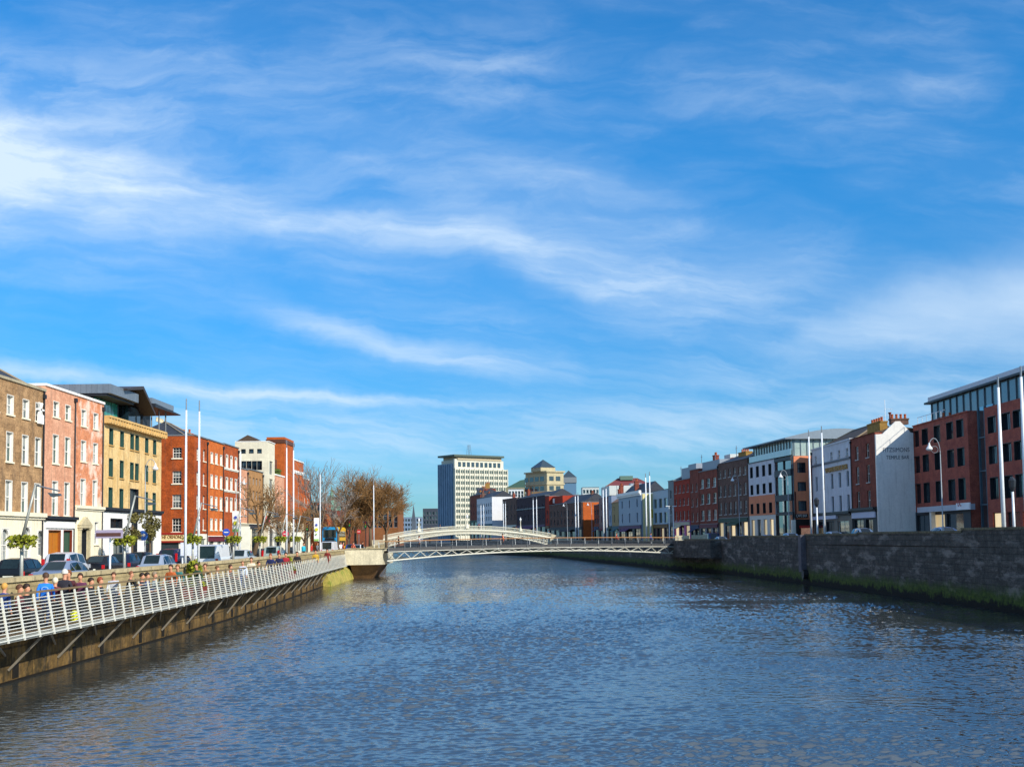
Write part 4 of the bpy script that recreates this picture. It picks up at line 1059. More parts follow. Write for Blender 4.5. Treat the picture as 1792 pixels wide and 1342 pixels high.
# glass corner bay
mb = MB(); mb.quad((xc+.3,.25,0),(x1-.1,.25,0),(x1-.1,.25,ztp),(xc+.3,.25,ztp)); mb.quad((x1-.1,.25,0),(x1-.1,1.2,0),(x1-.1,1.2,ztp),(x1-.1,.25,ztp)); mb.build('corner_glazing',M('corner_glass','#7a8b8e',.03,.15,.8,metal=.8,spec=.7),t)
mb = MB()
for k, z in enumerate((zg-.2,zm-1.1,f.z(1338,838),ztp-.5)): mb.box(xc,x1+.02,-.05 if k else .1,.3,z,z+.85 if 0<k<3 else z+.45)
for xx in (xc+.02,xc+(x1-xc)*.5,x1-.15): mb.box(xx,xx+.12,.1,.245,0,ztp-.51)
mb.build('corner_frame',P('corner_dark','#22262c'),t)
# flank to the camera, sunlit orange
Yf = 158.0; dy = lambda px: (xat(px,Yf)-37.3)
mb = MB(); mb.T = lambda s,tt,z: (x1-tt, s, z); zf = zat(1405,797.5,Yf)-3.55
op = [(dy(1404)-.02,dy(1413.5),zat(1404,b,Yf)-3.55,zat(1404,a,Yf)-3.55) for a,b in ((808.9,826.8),(842.9,859),(876,893.8))]
w0 = dy(1399.5); op = [(w0,w0+1.15,c,d) for a,b,c,d in op]
wallgrid(mb,.45,9,3.4,zf,op,.3); mb.quad((.45,0,3.4),(.45,.3,3.4),(.45,.3,zf),(.45,0,zf)); mb.T = None
mb.quad((xc,.3,ztp-.01),(x1,.3,ztp-.01),(x1,9,ztp-.01),(xc,9,ztp-.01)); mb.build('flank_wall',m_orsm,t)
for a,b,c,d in op: add_window(t,x1,(a+b)/2,c,b-a,d-c,'dark',math.pi/2)
mb = MB(); mb.box(x1+.003,x1+.06,dy(1393.5),dy(1395.5),3.4,zat(1394,860,Yf)-3.55); mb.build('recess_strip',P('dark_red_strip','#5a1f12'),t)
mb = MB(); mb.T = lambda s,tt,z: (x1-tt, s, z); wallgrid(mb,.45,9,0,3.39,[(1.2,3.2,.2,2.3)],.25); mb.T = None; mb.build('ground_storey',P('dark_shop','#25201f'),t)
mb = MB(); mb.box(x1+.002,x1+.12,dy(1393),dy(1416),zat(1405,906,Yf)-3.55,zat(1405,899,Yf)-3.55); sg = mb.build('sign_board',P('black_sign','#151515'),t)
text(sg,'CAFE BAR',x1+.13,(dy(1393)+dy(1416))/2,zat(1405,905,Yf)-3.5,.36,1.5,m_white,rz=math.pi/2,th=.01)
mb = MB(); mb.extr([(x1+.13,.9,2.55),(x1+.9,.9,2.2),(x1+.13,.9,2.2)],(0,2.0,0)); mb.build('awning',P('red_awning','#b02a22',.7),t)
mb = MB(); mb.box(x1-.2,x1+.25,-.1,.4,0,3.3); mb.build('corner_pillar',m_rend,t)
# glazed top storey, curved roof
zpt = f.z(1367,770)
mb = MB(); mb.box(x0+1,x1-.5,.6,8,ztp,zpt); mb.build('penthouse',GLASS('pent_light_glass','#9fb4b0',.1,.6,.2),t)
mb = MB()
for i in range(15): a = x0+1+i*(x1-.6-x0-1)/14; mb.box(a,a+.1,.5,.595,ztp,zpt)
for i in range(9): a = .7+i*.9; mb.box(x1-.49,x1-.42,a,a+.1,ztp,zpt)
mb.build('mullion',P('mullion_grey','#5f7480'),t)
mb = MB(); pts = [(xx,zpt+.06+1.15*math.sin(math.pi*min(1,max(0,(yy+.4)/18)))) for xx,yy in ()]
prof = [(-.7+.85*i, zpt+.03+1.25*math.sin(math.pi*i/24*1.3)) for i in range(13)]
mb.extr([(x0-.4,y,z) for y,z in prof]+[(x0-.4,prof[-1][0],zpt-.1),(x0-.4,-.7,zpt-.12)],(x1+.5-x0,0,0)); mb.build('curved_roof',P('zinc_plain','#7d8994',.45,.3),t)
mb = MB(); mb.box(x0+.2,x1-.02,.1,.15,ztp+.15,ztp+1.0); mb.build('balustrade_glass',GLASS('balustrade','#a9c6c9',.05,.6,.1),t)

# remaining right bank facades: polyline bending left
LIN = [(37.3,158),(35.3,175.6),(26,250),(22,299),(2,380),(-28,500),(-60,600)]
def on_line(px):
    d = ray(px,935); k = d.x/d.y
    for (xa,ya),(xb,yb) in zip(LIN,LIN[1:]):
        den = (xb-xa) - k*(yb-ya)
        if abs(den) < 1e-9: continue
        q = (k*ya - xa)/den
        if -1e-6 <= q <= 1+1e-6: return Vector((xa+(xb-xa)*q, ya+(yb-ya)*q))
    return Vector((LIN[-1]))
PAL = ['#2e4a3a','#6a2430','#22345c','#b9b29c','#38383e','#7a5a2c','#5a2e5c','#c9c4b8','#1e5a6a']
_pi = [0]
def fascia(t, a, b, z, h, col=None, d=.14):
    c = col or PAL[_pi[0] % len(PAL)]; _pi[0] += 1
    mb = MB(); mb.box(a,b,-.05-d,-.053,z,z+h); mb.box(a,b,-.12-d,-.054,z+h+.003,z+h+.08); f = mb.build('fascia_board',P('fascia_'+c[1:],c,.6),t)
    r_ = random.Random(_pi[0])
    if r_.random() < .6 and b-a > 3:
        mb = MB(); w = (b-a)*.35; x = a+(b-a)*r_.uniform(.1,.5); mb.extr([(x,-.06-d,z-.02),(x,-1.1,z-.5),(x,-1.1,z-.62),(x,-.06-d,z-.12)],(w,0,0)); mb.build('awning',P('awning_'+c[1:],c,.8),t)
def rb(name, label, cat, pl, pr, ptop, ytop, mat, ncol, rows, st='sash_shade', gm='#3a3a40', zgpx=None, depth=10, off=0.0, w=1.1, cope=True, lit=False, group=None, gst='shop', g_n=2):
    """house on the far right bank: pl..pr pixel columns, (ptop,ytop) a point on its eaves"""
    A, B = on_line(pl), on_line(pr); z0 = 3.15
    fr = Front(A, B, z0); L = fr.L
    if off: fr.A = fr.A + fr.n*off; fr.B = fr.B + fr.n*off
    zt = fr.z(ptop,ytop); zg = min(fr.z((pl+pr)/2, zgpx), zt-1.2) if zgpx else 0
    wins = []
    for ya, yb in rows:
        za, zb = fr.z((pl+pr)/2,yb), fr.z((pl+pr)/2,ya)
        for i in range(ncol): wins.append((L*(i+.5)/ncol, min(w,L/ncol*.6), za, zb, st))
    gops = []
    if zgpx:
        for i in range(g_n): gops.append((L*(i+.5)/g_n, L/g_n*.72, .1, zg-.75, gst if i % 2 == 0 else 'shop', 'window'))
    tt, = (house(name,label,cat,fr,0.03,L-.03,zt,depth,mat,wins,zg,P('front_'+gm[1:],gm),gops,cope=m_lead if cope else None,cope_h=.12,group=group),)
    if zgpx: fascia(tt,.15,L-.15,zg-.68,.5)
    return tt, fr, L, zt
t, fr, L, zt = rb('townhouse','dark brown brick house with tall windows and big yellow chimney','house',1258.5,1311,1259,812,m_dkbk,6,[(818.7,833),(847,867),(877.7,899)],gm='#7d7d80',zgpx=905,cope=False,gst='lit_shop',g_n=5)
gable_roof(t,0,L,-.1,8,zt,1.6,m_slate); chimney(t,L*.42,2.6,zt+.5,3.8,1.0,fr.z(1295,787)-zt-.6,4)
t, fr, L, zt = rb('townhouse','red brown brick house with grey three window dormer','house',1225.5,1257.8,1226,826,m_brbk,3,[(836.6,852.7),(863,881),(892,910)],gm='#6f7078',zgpx=916,w=1.9,gst='lit_shop',g_n=3)
mb = MB(); zd = fr.z(1245,805); mb.box(.4,L-.2,.5,6,zt,zd); mb.build('dormer',P('dormer_grey','#8d97a3'),t)
for i in range(3): add_window(t,L*(.22+.28*i),.5,zt+.35,1.5,zd-zt-.7,'shop_white')
t, fr, L, zt = rb('townhouse','dark red brick house with blank flank between two lighter fronts','house',1209.5,1225,1210,823,m_brbk,2,[(846,860),(872,886),(897,912)],gm='#33343c',zgpx=918,w=.9)
mb = MB(); mb.box(-3,2,.6,6,zt-.1,zt+1.2); mb.build('roof_storey',P('dormer_grey','#8d97a3'),t)
t, fr, L, zt = rb('townhouse','bright red brick house above a magenta shopfront','house',1181,1209,1182,842,M('crimson_brick','#a33a26',.9,.25,1,streak=.15),4,[(848,861.6),(872,884),(894,910)],gm='#a8479a',zgpx=912,gst='lit_shop',g_n=3)
mb = MB(); mb.box(L*.25,L-.4,.8,6,zt,zt+2.2); mb.build('roof_storey',P('dormer_grey','#8d97a3'),t); chimney(t,1.2,3,zt,1,2,1.4,2,m_dkbk)
t, fr, L, zt = rb('townhouse','narrow dark grey house left of the bright red one','house',1171,1180.6,1172,842,P('slate_render','#5b6068'),1,[(858,872),(884,900)],gm='#2f3036',zgpx=914,g_n=1)
t, fr, L, zt = rb('townhouse','pale blue house with two rows of large triple windows','house',1143.5,1170.5,1144,860,P('pale_blue','#9fb6c6'),3,[(872,888.5),(896.5,915)],'plain',gm='#5a3238',zgpx=917,w=2.6,g_n=4,gst='lit_shop')
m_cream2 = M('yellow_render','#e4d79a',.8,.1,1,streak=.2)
t, fr, L, zt = rb('public_house','blue grey pub with white cornice and sunny yellow flank','pub',1101,1142,1102,865.5,P('blue_grey','#8597ab'),3,[(872,886),(896,913)],'plain',gm='#23302c',zgpx=918,off=2.2,depth=6,cope=False,g_n=3)
cornice(t,-.2,L+.3,zt-.1,.6,.5,m_ceil); 
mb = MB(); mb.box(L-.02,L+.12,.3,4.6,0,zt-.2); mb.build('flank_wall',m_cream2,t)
mb = MB(); mb.box(L+.125,L+.2,1.8,3.0,zt*.52,zt*.68); mb.build('hanging_sign',P('sign_yellow','#c8b22c'),t)
t, fr, L, zt = rb('townhouse','deep blue painted house left of the white cornice','house',1088.5,1100.6,1089,864,P('deep_blue','#50729a'),2,[(876,890),(900,914)],'plain',gm='#2b3a4c',zgpx=919,g_n=1)
t, fr, L, zt = rb('townhouse','tan house with sloping roof between blue houses','house',1071.5,1088,1072,880,M('tan_render','#a8946a',.85,.2,1,streak=.3),2,[(885,894),(900,914)],'plain',gm='#3c3c40',zgpx=920,cope=False,g_n=1)
gable_roof(t,0,L,-.2,9,zt,3.0,P('tan_tiles','#a5785a',.8))
t, fr, L, zt = rb('townhouse','thin blue grey rendered house beside the masts','house',1065.8,1071,1066,868,P('blue_grey2','#7d8ca6'),1,[(880,892),(902,914)],'plain',gm='#2f3036',zgpx=920,g_n=1)
t, fr, L, zt = rb('townhouse','dark maroon house with pale grey box on its roof','house',1049,1065.5,1050,872,P('maroon','#6a1f1c'),2,[(882,892),(902,914)],'plain',gm='#2f3036',zgpx=919,g_n=2)
mb = MB(); mb.box(-1,L*.8,.8,9,zt,zt+2.8); mb.build('roof_storey',P('pale_box','#c4cbc8'),t)
t, fr, L, zt = rb('townhouse','purple brick house with round white roof vent','house',1040,1048.7,1041,884,m_brbk,2,[(892,901),(907,916)],'plain',gm='#26262c',zgpx=921,g_n=1)
t, fr, L, zt = rb('townhouse','low set back house beside the sunlit orange flank','house',1030,1039.5,1031,884,m_dkbk,2,[(892,901),(907,916)],'plain',gm='#26262c',zgpx=921,off=-2.6,g_n=1)
chimney(t,L*.5,2,zt,1.6,1,1.2,3,m_orange)
t, fr, L, zt = rb('warehouse','long dark purple brick warehouse front with orange flank wall','warehouse',962,1019,964,884,m_dkbk,9,[(893,903),(908,918)],'plain',gm='#1e1e26',zgpx=922,g_n=6)
mb = MB(); mb.box(L-.02,L+.14,.3,8,0,zt-.1); mb.build('flank_wall',m_or2,t)
t, fr, L, zt = rb('warehouse','taller red brick block with sunlit upper wall and white dish','warehouse',955,961.8,956,868.5,M('crimson_brick','#a33a26',.9,.25,1,streak=.15),1,[(893,901),(907,916)],'plain',gm='#26262c',zgpx=920,depth=9,g_n=1)
mb = MB(); mb.box(L,L+10,1.2,9,zt-3.2,zt-.2); mb.build('rear_wing',M('crimson_brick','#a33a26'),t)
mb = MB(); mb.box(L+.4,L+1.8,1.0,1.195,zt-2.1,zt-.8); mb.build('white_panel',m_ceil,t)
t, fr, L, zt = rb('warehouse','very dark brick block at the far end of the iron bridge','warehouse',905,954.6,906,873,M('night_brick','#4a3a42',.9,.3,.6,streak=.2,brick=(.45,.15),mortar=.7),8,[(884,893),(901,911)],'plain',gm='#1c1c24',zgpx=918,depth=14,g_n=6)
cornice(t,0,L,fr.z(930,890),.25,.2,m_lead,'string_course')
t, fr, L, zt = rb('townhouse','dark maroon house right of the white and blue block','house',880,904.6,881,874,m_dkbk,4,[(884,893),(901,911)],'plain',gm='#1c1c24',zgpx=918,depth=12,g_n=3)
t, fr, L, zt = rb('townhouse','blue shaded rendered block with bright white flank','house',842,869,843,872,M('white_blue','#d9d9dc',.85,.08,.5,streak=.2),7,[(880,886),(892,899),(904,911)],'plain',gm='#8c93a8',zgpx=916,depth=9,w=1.5,off=1.5,g_n=4)
t, fr, L, zt = rb('townhouse','brown brick house with yellow lit gable left of the blue block','house',823,841.6,824,868,m_brbk,4,[(880,887),(894,901)],'plain',gm='#3a3438',zgpx=910,depth=12,g_n=3)
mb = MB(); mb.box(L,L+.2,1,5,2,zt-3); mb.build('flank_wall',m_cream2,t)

# ------------------------------------------------------------------ distant buildings
def block(name, label, cat, p0, p1, ytop, d, dep, mat, ncol=0, rows=(), st='plain', w=1.4, hgt=1.6, z0=2.9, roof=None, cope=True, rz=0.0):
    """block facing the camera: pixel columns p0..p1 at distance d"""
    x0, x1 = xat(p0,d,900), xat(p1,d,900); fr = Front((x0,d),(x1,d),z0)
    L = fr.L; zt = zat((p0+p1)/2,ytop,d)-z0
    wins = [(L*(i+.5)/ncol, min(w,L/ncol*.7), zat((p0+p1)/2,y,d)-z0-hgt/2, zat((p0+p1)/2,y,d)-z0+hgt/2, st) for y in rows for i in range(ncol)]
    t = house(name,label,cat,fr,0,L,zt,dep,mat,wins,cope=m_lead if cope else None,cope_h=.15)
    if roof == 'hip': hip_roof(t,-.4,L+.4,-.4,dep,zt,L*.16)
    return t, fr, L, zt
# tall office tower, turned so that its pale face catches the sun
def tower():
    d = 560.0; c = at(797,900,d); z0 = 2.9
    a = Vector((.8,.6)); Lr = (883-797)/2070*d/.8*1.06; Ll = 14.5
    rot = math.atan2(a.y,a.x); zt = zat(840,800,d)+1.5-z0; zm = zat(840,821,d)+.6-z0
    t = thing('office_tower','tall pale office tower with window grid and flat dark roof','office tower',(c.x,c.y,z0),rot)
    mw = M('tower_white','#d2cebc',.8,.12,.2,streak=.2); mg = M('tower_blue','#7590a8',.35,.25,.15)
    mb = MB(); mb.box(0,Lr,0,Ll,0,zm); mb.build('wall',mw,t)
    mb = MB(); mb.box(1.2,Lr-1.6,1.0,Ll-1,zm,zm+4.2); mb.build('upper_storey',mw,t)
    mb = MB(); mb.box(2.0,Lr-3,.6,Ll-1.5,zm+4.2,zt-.9); mb.build('roof_storey',P('buff_roof','#b9a98a'),t)
    mb = MB(); mb.box(-.8,Lr-2.2,-.6,Ll-.8,zt-.9,zt); mb.build('roof_slab',P('green_roof','#4d5a50'),t)
    mb = MB(); mb.box(-.35,-.02,1.5,Ll,0,zm+2.4)
    for i in range(7): mb.box(-.65,-.36,2.0+i*1.9,2.25+i*1.9,0,zm+2.0)
    mb.build('glazed_flank',mg,t)
    mb = MB(); mb.box(-.2,1.1,.05,1.4,zm,zm+4.5); mb.build('corner_block',mw,t)
    nb, nr = 11, 13; bw_ = Lr/nb; rh = zm/nr
    q = MB(); q.box(-bw_*.39,bw_*.39,-.05,.04,.2,rh-.95); wm = q.mesh('window',M('tower_glass','#2c3634',.15,.5,.9,spec=.6,col2='#6f7a70'))
    k = 0
    for r in range(nr):
        for i in range(nb):
            if (r < 8 or (i < 3 and r < 12)) and k < 100:
                inst(wm,'window',t,(bw_*(i+.5),0,zm-rh*(r+1)+.3)); k += 1
    q = MB()
    for i in range(nb+1): q.box(bw_*i-.22,bw_*i+.22,-.38,-.002,0,zm+.1)
    for i in range(nb): q.box(bw_*(i+.5)-.09,bw_*(i+.5)+.09,-.2,-.055,0,zm-.3)
    q.build('vertical_fins',mw,t)
    q = MB()
    for i in range(10): q.box(2.4+i*(Lr-5)/10,2.4+i*(Lr-5)/10+1.7,.9,.99,zm+.9,zm+3.2)
    q.build('upper_glazing',m_glass2,t)
    q = MB()
    for dx in (-.9,.9):
        for dy in (-.9,.9): q.beam((Lr*.42+dx,7+dy,zt),(Lr*.42+dx*.5,7+dy*.5,zt+5.5),.12,.12)
    for i in range(5): q.beam((Lr*.42-.9,7,zt+i*1.1),(Lr*.42+.9,7,zt+i*1.1+1),.1,.1)
    q.build('lattice_mast',m_tele,t)
tower()
m_buff = M('buff_stone','#b9ad8c',.85,.2,.3,streak=.3); m_pyr = P('pyramid_glass','#33424e',.25)
def stepped():
    d = 440.0; z0 = 2.9; c = at(958,900,d); a = Vector((.85,.53)); rot = math.atan2(a.y,a.x)
    zt = zat(950,826,d)-z0; Lr = (983-958)/2070*d/.85*1.2; Ll = (958-917)/2070*d/.53*.9
    t = thing('office_building','stepped buff stone office with dark glass pyramid on top','office building',(c.x,c.y,z0),rot)
    mb = MB(); mb.box(0,Lr,0,Ll,0,zt); mb.build('wall',m_buff,t)
    for i in range(4):
        mb = MB(); mb.box(-.35,Lr+.3,-.3,Ll+.3,zt-1.0-i*3.6,zt-.4-i*3.6) if i else mb.box(-.5,Lr+.4,-.5,Ll+.4,zt,zt+.5); mb.build('cornice',m_buff,t)
        for j in range(4):
            mb = MB(); mb.box(-.06,.3,2+j*3.6,4.6+j*3.6,zt-3.2-i*3.6,zt-1.5-i*3.6); mb.build('window',m_glass2,t)
        for j in range(2):
            mb = MB(); mb.box(1.0+j*3,3.0+j*3,-.06,.3,zt-3.2-i*3.6,zt-1.5-i*3.6); mb.build('window',m_glass2,t)
    xo, yo = 1.5, Ll*.35
    mb = MB(); mb.box(xo-2.8,xo+3.8,yo-3,yo+3.6,zt+.5,zt+1.9); mb.build('drum',m_buff,t)
    zb = zt+1.9; h = zat(960,807,d)-zat(960,820,d)+.4
    mb = MB(); mb.add([(xo-2.9,yo-3.1,zb),(xo+3.9,yo-3.1,zb),(xo+3.9,yo+3.7,zb),(xo-2.9,yo+3.7,zb),(xo+.5,yo+.3,zb+h)],[(0,1,4),(1,2,4),(2,3,4),(3,0,4),(3,2,1,0)]); mb.build('pyramid_roof',m_pyr,t)
    d = 470.0; c = at(997,900,d); zt = zat(997,835,d)-z0; hw = 13/2070*d
    t = thing('office_building','blue glass office with low dark pyramid roof behind the red block','office building',(c.x,c.y,z0))
    mb = MB(); mb.box(-hw*.95,hw*.95,0,8,0,zt-2.2); mb.build('wall',P('blue_grey_glass','#5d7f9c',.3),t)
    mb = MB(); mb.box(-hw,hw,-.3,8.3,zt-2.2,zt); mb.build('roof_band',P('grey_band','#7a8288'),t)
    h = zat(997,822,d)-zat(997,835,d)
    mb = MB(); mb.add([(-hw,-.3,zt),(hw,-.3,zt),(hw,8.3,zt),(-hw,8.3,zt),(0,4,zt+h)],[(0,1,4),(1,2,4),(2,3,4),(3,0,4),(3,2,1,0)]); mb.build('pyramid_roof',m_pyr,t)
stepped()
t, fr, L, zt = block('hall_building','wide brown hall with maroon hipped roof behind the blue pub','hall',1063,1143,851,400,14,M('hall_brown','#9a7544',.9,.25,.3,streak=.4),0,cope=False)
hip_roof(t,-.6,L+.6,-.6,14.6,zt,3.1,P('maroon_roof','#74383a',.7),5.0)
mb = MB(); mb.box(L*.32,L*.60,4,8,zt+2.4,zt+3.8); mb.build('roof_lantern',P('lantern_green','#5f7a6c'),t)
block('apartment_block','pale grey block peeping over the maroon house','apartment block',1020,1049,853,380,8,P('pale_box','#c4cbc8'),5,(860,),w=1.0,hgt=1.2)
block('office_building','brown flat roofed block behind the dark brick warehouse','office building',931,990,860,405,8,M('brown_flat','#8a6c48',.9,.2,.3),8,(866,),w=1.2,hgt=1.0)
block('apartment_block','white roofed block between the tower and the buff office','apartment block',890,917,856,430,8,P('pale_white','#d5d8d6'),5,(862,868),w=1.2,hgt=1.2)
t, fr, L, zt = block('church','green copper roof rising left of the buff office','church',886,920,853,520,16,M('copper_wall','#8f8a70',.9),0,cope=False)
mb = MB(); mb.extr([(0,0,zt),(L*.3,0,zt+1.2),(L*.75,0,zt+3.2),(L,0,zt+3.5),(L,0,zt)],(0,14,0)); mb.build('copper_roof',P('copper_green','#3f5f54',.6),t)
block('townhouse','brown brick chimney house above the white and blue block','house',846,868,855,455,9,m_brbk,3,(862,),w=1.3,hgt=1.3)
block('townhouse','pale plant room above the brown brick house','house',834,862,862,470,9,P('pale_white','#d5d8d6'),4,(868,),w=1.0,hgt=1.0)
block('office_building','tan brick block with orange chimney right of the blue house','office building',868,884,860,440,9,M('tan_flat','#a3693e',.9),2,(866,),w=1.2,hgt=1.2)
block('office_building','small dark block against the left foot of the tower','office building',740,766,890,640,14,P('dark_slate_block','#3b4350',.6),5,(898,906,914),w=1.6,hgt=1.6)
block('office_building','hazy blue grey block far beyond the iron bridge','office building',703,738,905,900,20,P('hazy_blue','#7488a0',.8),7,(910,918,926),w=2,hgt=2)
t, fr, L, zt = block('church','thin dark church spire far beyond the bridges','church',720,727,912,820,4,P('spire_stone','#58606a'),0,cope=False)
mb = MB(); mb.add([(0,0,zt),(L,0,zt),(L,3,zt),(0,3,zt),(L/2,1.5,zt+12)],[(0,1,4),(1,2,4),(2,3,4),(3,0,4)]); mb.build('spire',P('spire_dark','#4a525c'),t)
block('warehouse','brown brick block behind the big bare tree','warehouse',642,697,889,330,16,M('dist_brick','#8d5a34',.9,.25,.4,brick=(.45,.15),mortar=.8),6,(898,908,918),w=1.3,hgt=1.6)
block('warehouse','red brown brick block with flat roof left of the big bare tree','warehouse',597,641,879,290,16,M('dist_red','#8a4f34',.9,.25,.4,brick=(.45,.15),mortar=.8),6,(888,899,910,921),w=1.3,hgt=1.6)
t, fr, L, zt = block('church','brick church with green copper spire behind the bare trees','church',566,592,893,270,10,m_brbk,2,(905,),w=1.1,hgt=2.2,cope=False)
mb = MB(); mb.lathe([(2.0,0),(1.9,1.0),(1.2,2.0),(.5,3.2),(.12,5.2),(.03,6.2)],(L*.42,3,zt),10); mb.build('copper_spire',P('copper_pale','#6f9a86',.6),t)
block('townhouse','low brick house behind the blue and yellow bus','house',543,566,880,232,10,m_or2,4,(890,902,914),w=1.1,hgt=1.7)
aerial('thin roof aerial with two arms above the brown chimney house', xat(1556,140),140,zat(1556,758,140),4.0,[(2.1,-.9,1.2),(2.9,-.1,.9)])

# ------------------------------------------------------------------ trees
m_bark = M('bark','#6d5a45',.9,.35,2,bump=.3); m_twig = M('twigs','#8f6e48',.9,.3,2); m_twig2 = M('russet_twigs','#8f6a40',.9,.3,2)
def tree(label, x, y, z, h, spread, seed, twig=m_twig, lean=0.0, dens=1.0, trunk_h=.28, tr=.2, thin=.03, levels=4):
    rg = random.Random(seed); t = thing('bare_tree',label,'tree',(x,y,z)); tk, cr = MB(), MB()
    def grow(p, d, L, r, lev):
        n = 3; pts = [p]; rs = [r]; q = p; dd = d
        for i in range(n):
            dd = (dd + Vector((rg.gauss(0,.12),rg.gauss(0,.12),rg.gauss(.04,.08)))).normalized()
            q = q + dd*(L/n); pts.append(q); rs.append(max(thin*.55, r*(1-.45*(i+1)/n)))
        (tk if lev < 2 else cr).tube(pts, rs, 6 if lev < 2 else 3, cap=False)
        if lev >= levels: return
        k = int((3 if lev == 0 else rg.choice((3,4))) * (dens if lev >= 2 else 1) + rg.random())
        for i in range(k):
            f = rg.uniform(.35,1.0) if lev else rg.uniform(.75,1.0)
            s = p + (q-p)*f; j = min(n-1,int(f*n)); s = pts[j] + (pts[j+1]-pts[j])*(f*n-j) if f < 1 else q
            an = rg.uniform(0,6.283); tilt = rg.uniform(.45,.95)*spread
            a = dd.cross(Vector((.3,.7,.2))).normalized(); b = dd.cross(a)
            nd = (dd*math.cos(tilt) + (a*math.cos(an)+b*math.sin(an))*math.sin(tilt) + Vector((0,0,.12))).normalized()
            grow(s, nd, L*rg.uniform(.58,.82), max(thin*.8, rs[j]*rg.uniform(.45,.62)), lev+1)
        if lev: grow(q, dd, L*.7, rs[-1]*.8, lev+1)
    base = Vector((lean,0,1)).normalized()
    tk.tube([Vector((0,0,0)),base*(h*trunk_h*.5),base*(h*trunk_h)],[tr*1.25,tr,tr*.9],8)
    for i in range(4):
        an = i*1.57+rg.uniform(0,1); nd = (base + Vector((math.cos(an),math.sin(an),0))*rg.uniform(.25,.7)*spread).normalized()
        grow(base*(h*trunk_h*rg.uniform(.85,1)), nd, h*.30, tr*.62, 1)
    tk.build('trunk',m_bark,t,smooth=True); cr.build('crown',twig,t); 
    return t
gt = ZL+.1
def tr_at(px, d): return xat(px,d,930)
tree('dark gnarled bare tree leaning right in front of the white block', tr_at(440,108),108,gt,7.2,1.15,21,lean=.28,tr=.20,trunk_h=.42,dens=1.1)
tree('bare tree behind the right paired mast by the brick tower', tr_at(505,125),125,gt,6.4,1.0,5,tr=.14,dens=1.0)
tree('tall thin grey bare tree standing against the sky', tr_at(560,160),160,gt,13.2,.85,33,M('grey_twigs','#8a8078',.9),tr=.22,dens=1.0,thin=.035)
tree('grey bare tree just right of the tall thin one', tr_at(592,190),190,gt,11.0,1.0,44,M('grey_twigs','#8a8078',.9),tr=.2,dens=1.0,thin=.04)
tree('large round russet bare tree behind the paired masts', tr_at(648,225),225,gt,15.2,1.05,8,m_twig2,tr=.3,dens=1.35,thin=.036,levels=5)
tree('russet bare tree filling the gap left of the round one', tr_at(622,228),228,gt,12.2,1.0,71,m_twig2,tr=.26,dens=1.22,thin=.036,levels=5)
tree('russet bare tree at the right edge of the tree group', tr_at(676,235),235,gt,13.2,1.0,9,m_twig2,tr=.26,dens=1.22,thin=.036,levels=5)
tree('low russet bare tree behind the bus', tr_at(610,210),210,gt,7.6,1.1,10,m_twig2,tr=.2,dens=1.05,thin=.036,levels=5)
tree('low brown bare tree left of the bus', tr_at(533,150),150,gt,6.6,1.1,12,m_twig,tr=.16,dens=1.1,thin=.04)
for i,(px,h,lb) in enumerate(((752,7.5,'small reddish bare tree left of the tower foot'),(790,8.5,'reddish bare tree below the dark tower flank'),(832,7,'reddish bare tree below the brown gable house'),(866,6,'lowest reddish bare tree below the white and blue block'))):
    tree(lb, xat(px,455),455,3.0,h,1.2,50+i,M('reddish_twigs','#86543a',.9),tr=.2,dens=1.2,thin=.1,levels=3)

# ------------------------------------------------------------------ street furniture
def solve(px, pts, off):
    lo, hi = 15.0, 600.0
    best = min((abs(xat(px,d)-(interp(pts,d)+off)),d) for d in [15+i*.25 for i in range(2340)])
    return best[1]
def mast(label, px, ytop, bank, off, z0, group, r=.085):
    d = solve(px, bank, off); x = xat(px,d); zt = zat(px,ytop,d)
    t = thing('quay_mast',label,'mast',(x,d,z0),0,group); h = zt-z0
    mb = MB(); mb.tube([(0,0,.3),(0,0,h*.5),(0,0,h-.7)],[r,r*.85,r*.6],8); mb.build('pole',m_alu,t,smooth=True)
    mb = MB(); mb.lathe([(r*1.7,0),(r*1.7,.3),(r*1.15,.4)],(0,0,0),10); mb.build('base',m_conc,t)
    mb = MB(); mb.lathe([(r*.45,h-.7),(r*.4,h-.05),(r*.1,h)],(0,0,0),8); mb.build('finial',m_tele,t); return t
G = 'tall white masts along the left quay'
mast('tall white mast, left one of the pair by the red brick pub',324.5,697,LB,-.8,ZL,G); mast('tall white mast, right one of the pair by the red brick pub',347.5,700,LB,-.8,ZL,G)
mast('tall white mast, left one of the pair before the brick tower',501.5,770,LB,-.8,ZL,G); mast('tall white mast, right one of the pair before the brick tower',513.5,775,LB,-.8,ZL,G)
mast('white mast, left one of the close pair on the concrete landing',649.8,840,LB,2.3,3.8,G); mast('white mast, right one of the close pair on the concrete landing',654.2,840,LB,2.6,3.8,G)
G = 'tall white masts along the right quay'
mast('thick white mast in front of the glass slot of the brick office',1757,659,RB,.9,4.1,G,.15); mast('thick white mast at the right edge of the photo',1798,640,RB,.9,4.1,G,.15)
mast('white mast, left one of the pair before the pale hotel',1420,752,RB,.9,3.9,G,.12); mast('white mast, right one of the pair before the pale hotel',1443,745,RB,.9,3.9,G,.12)
for (a,ya),(b,yb),w in (((1131.5,828),(1138.5,825),'before the pale blue house'),((1056.5,851),(1061.8,849),'before the maroon house'),((1007.6,863),(1012.3,862),'before the dark purple warehouse'),((933.7,870),(939.6,869),'beside the end of the iron bridge'),((881.4,877),(885,877),'over the middle of the iron bridge'),((842,880),(846.8,880),'before the white and blue block')):
    mast('slim white mast, left one of the pair '+w,a,ya,RB,1.0,3.1,G,.15); mast('slim white mast, right one of the pair '+w,b,yb,RB,1.0,3.1,G,.15)

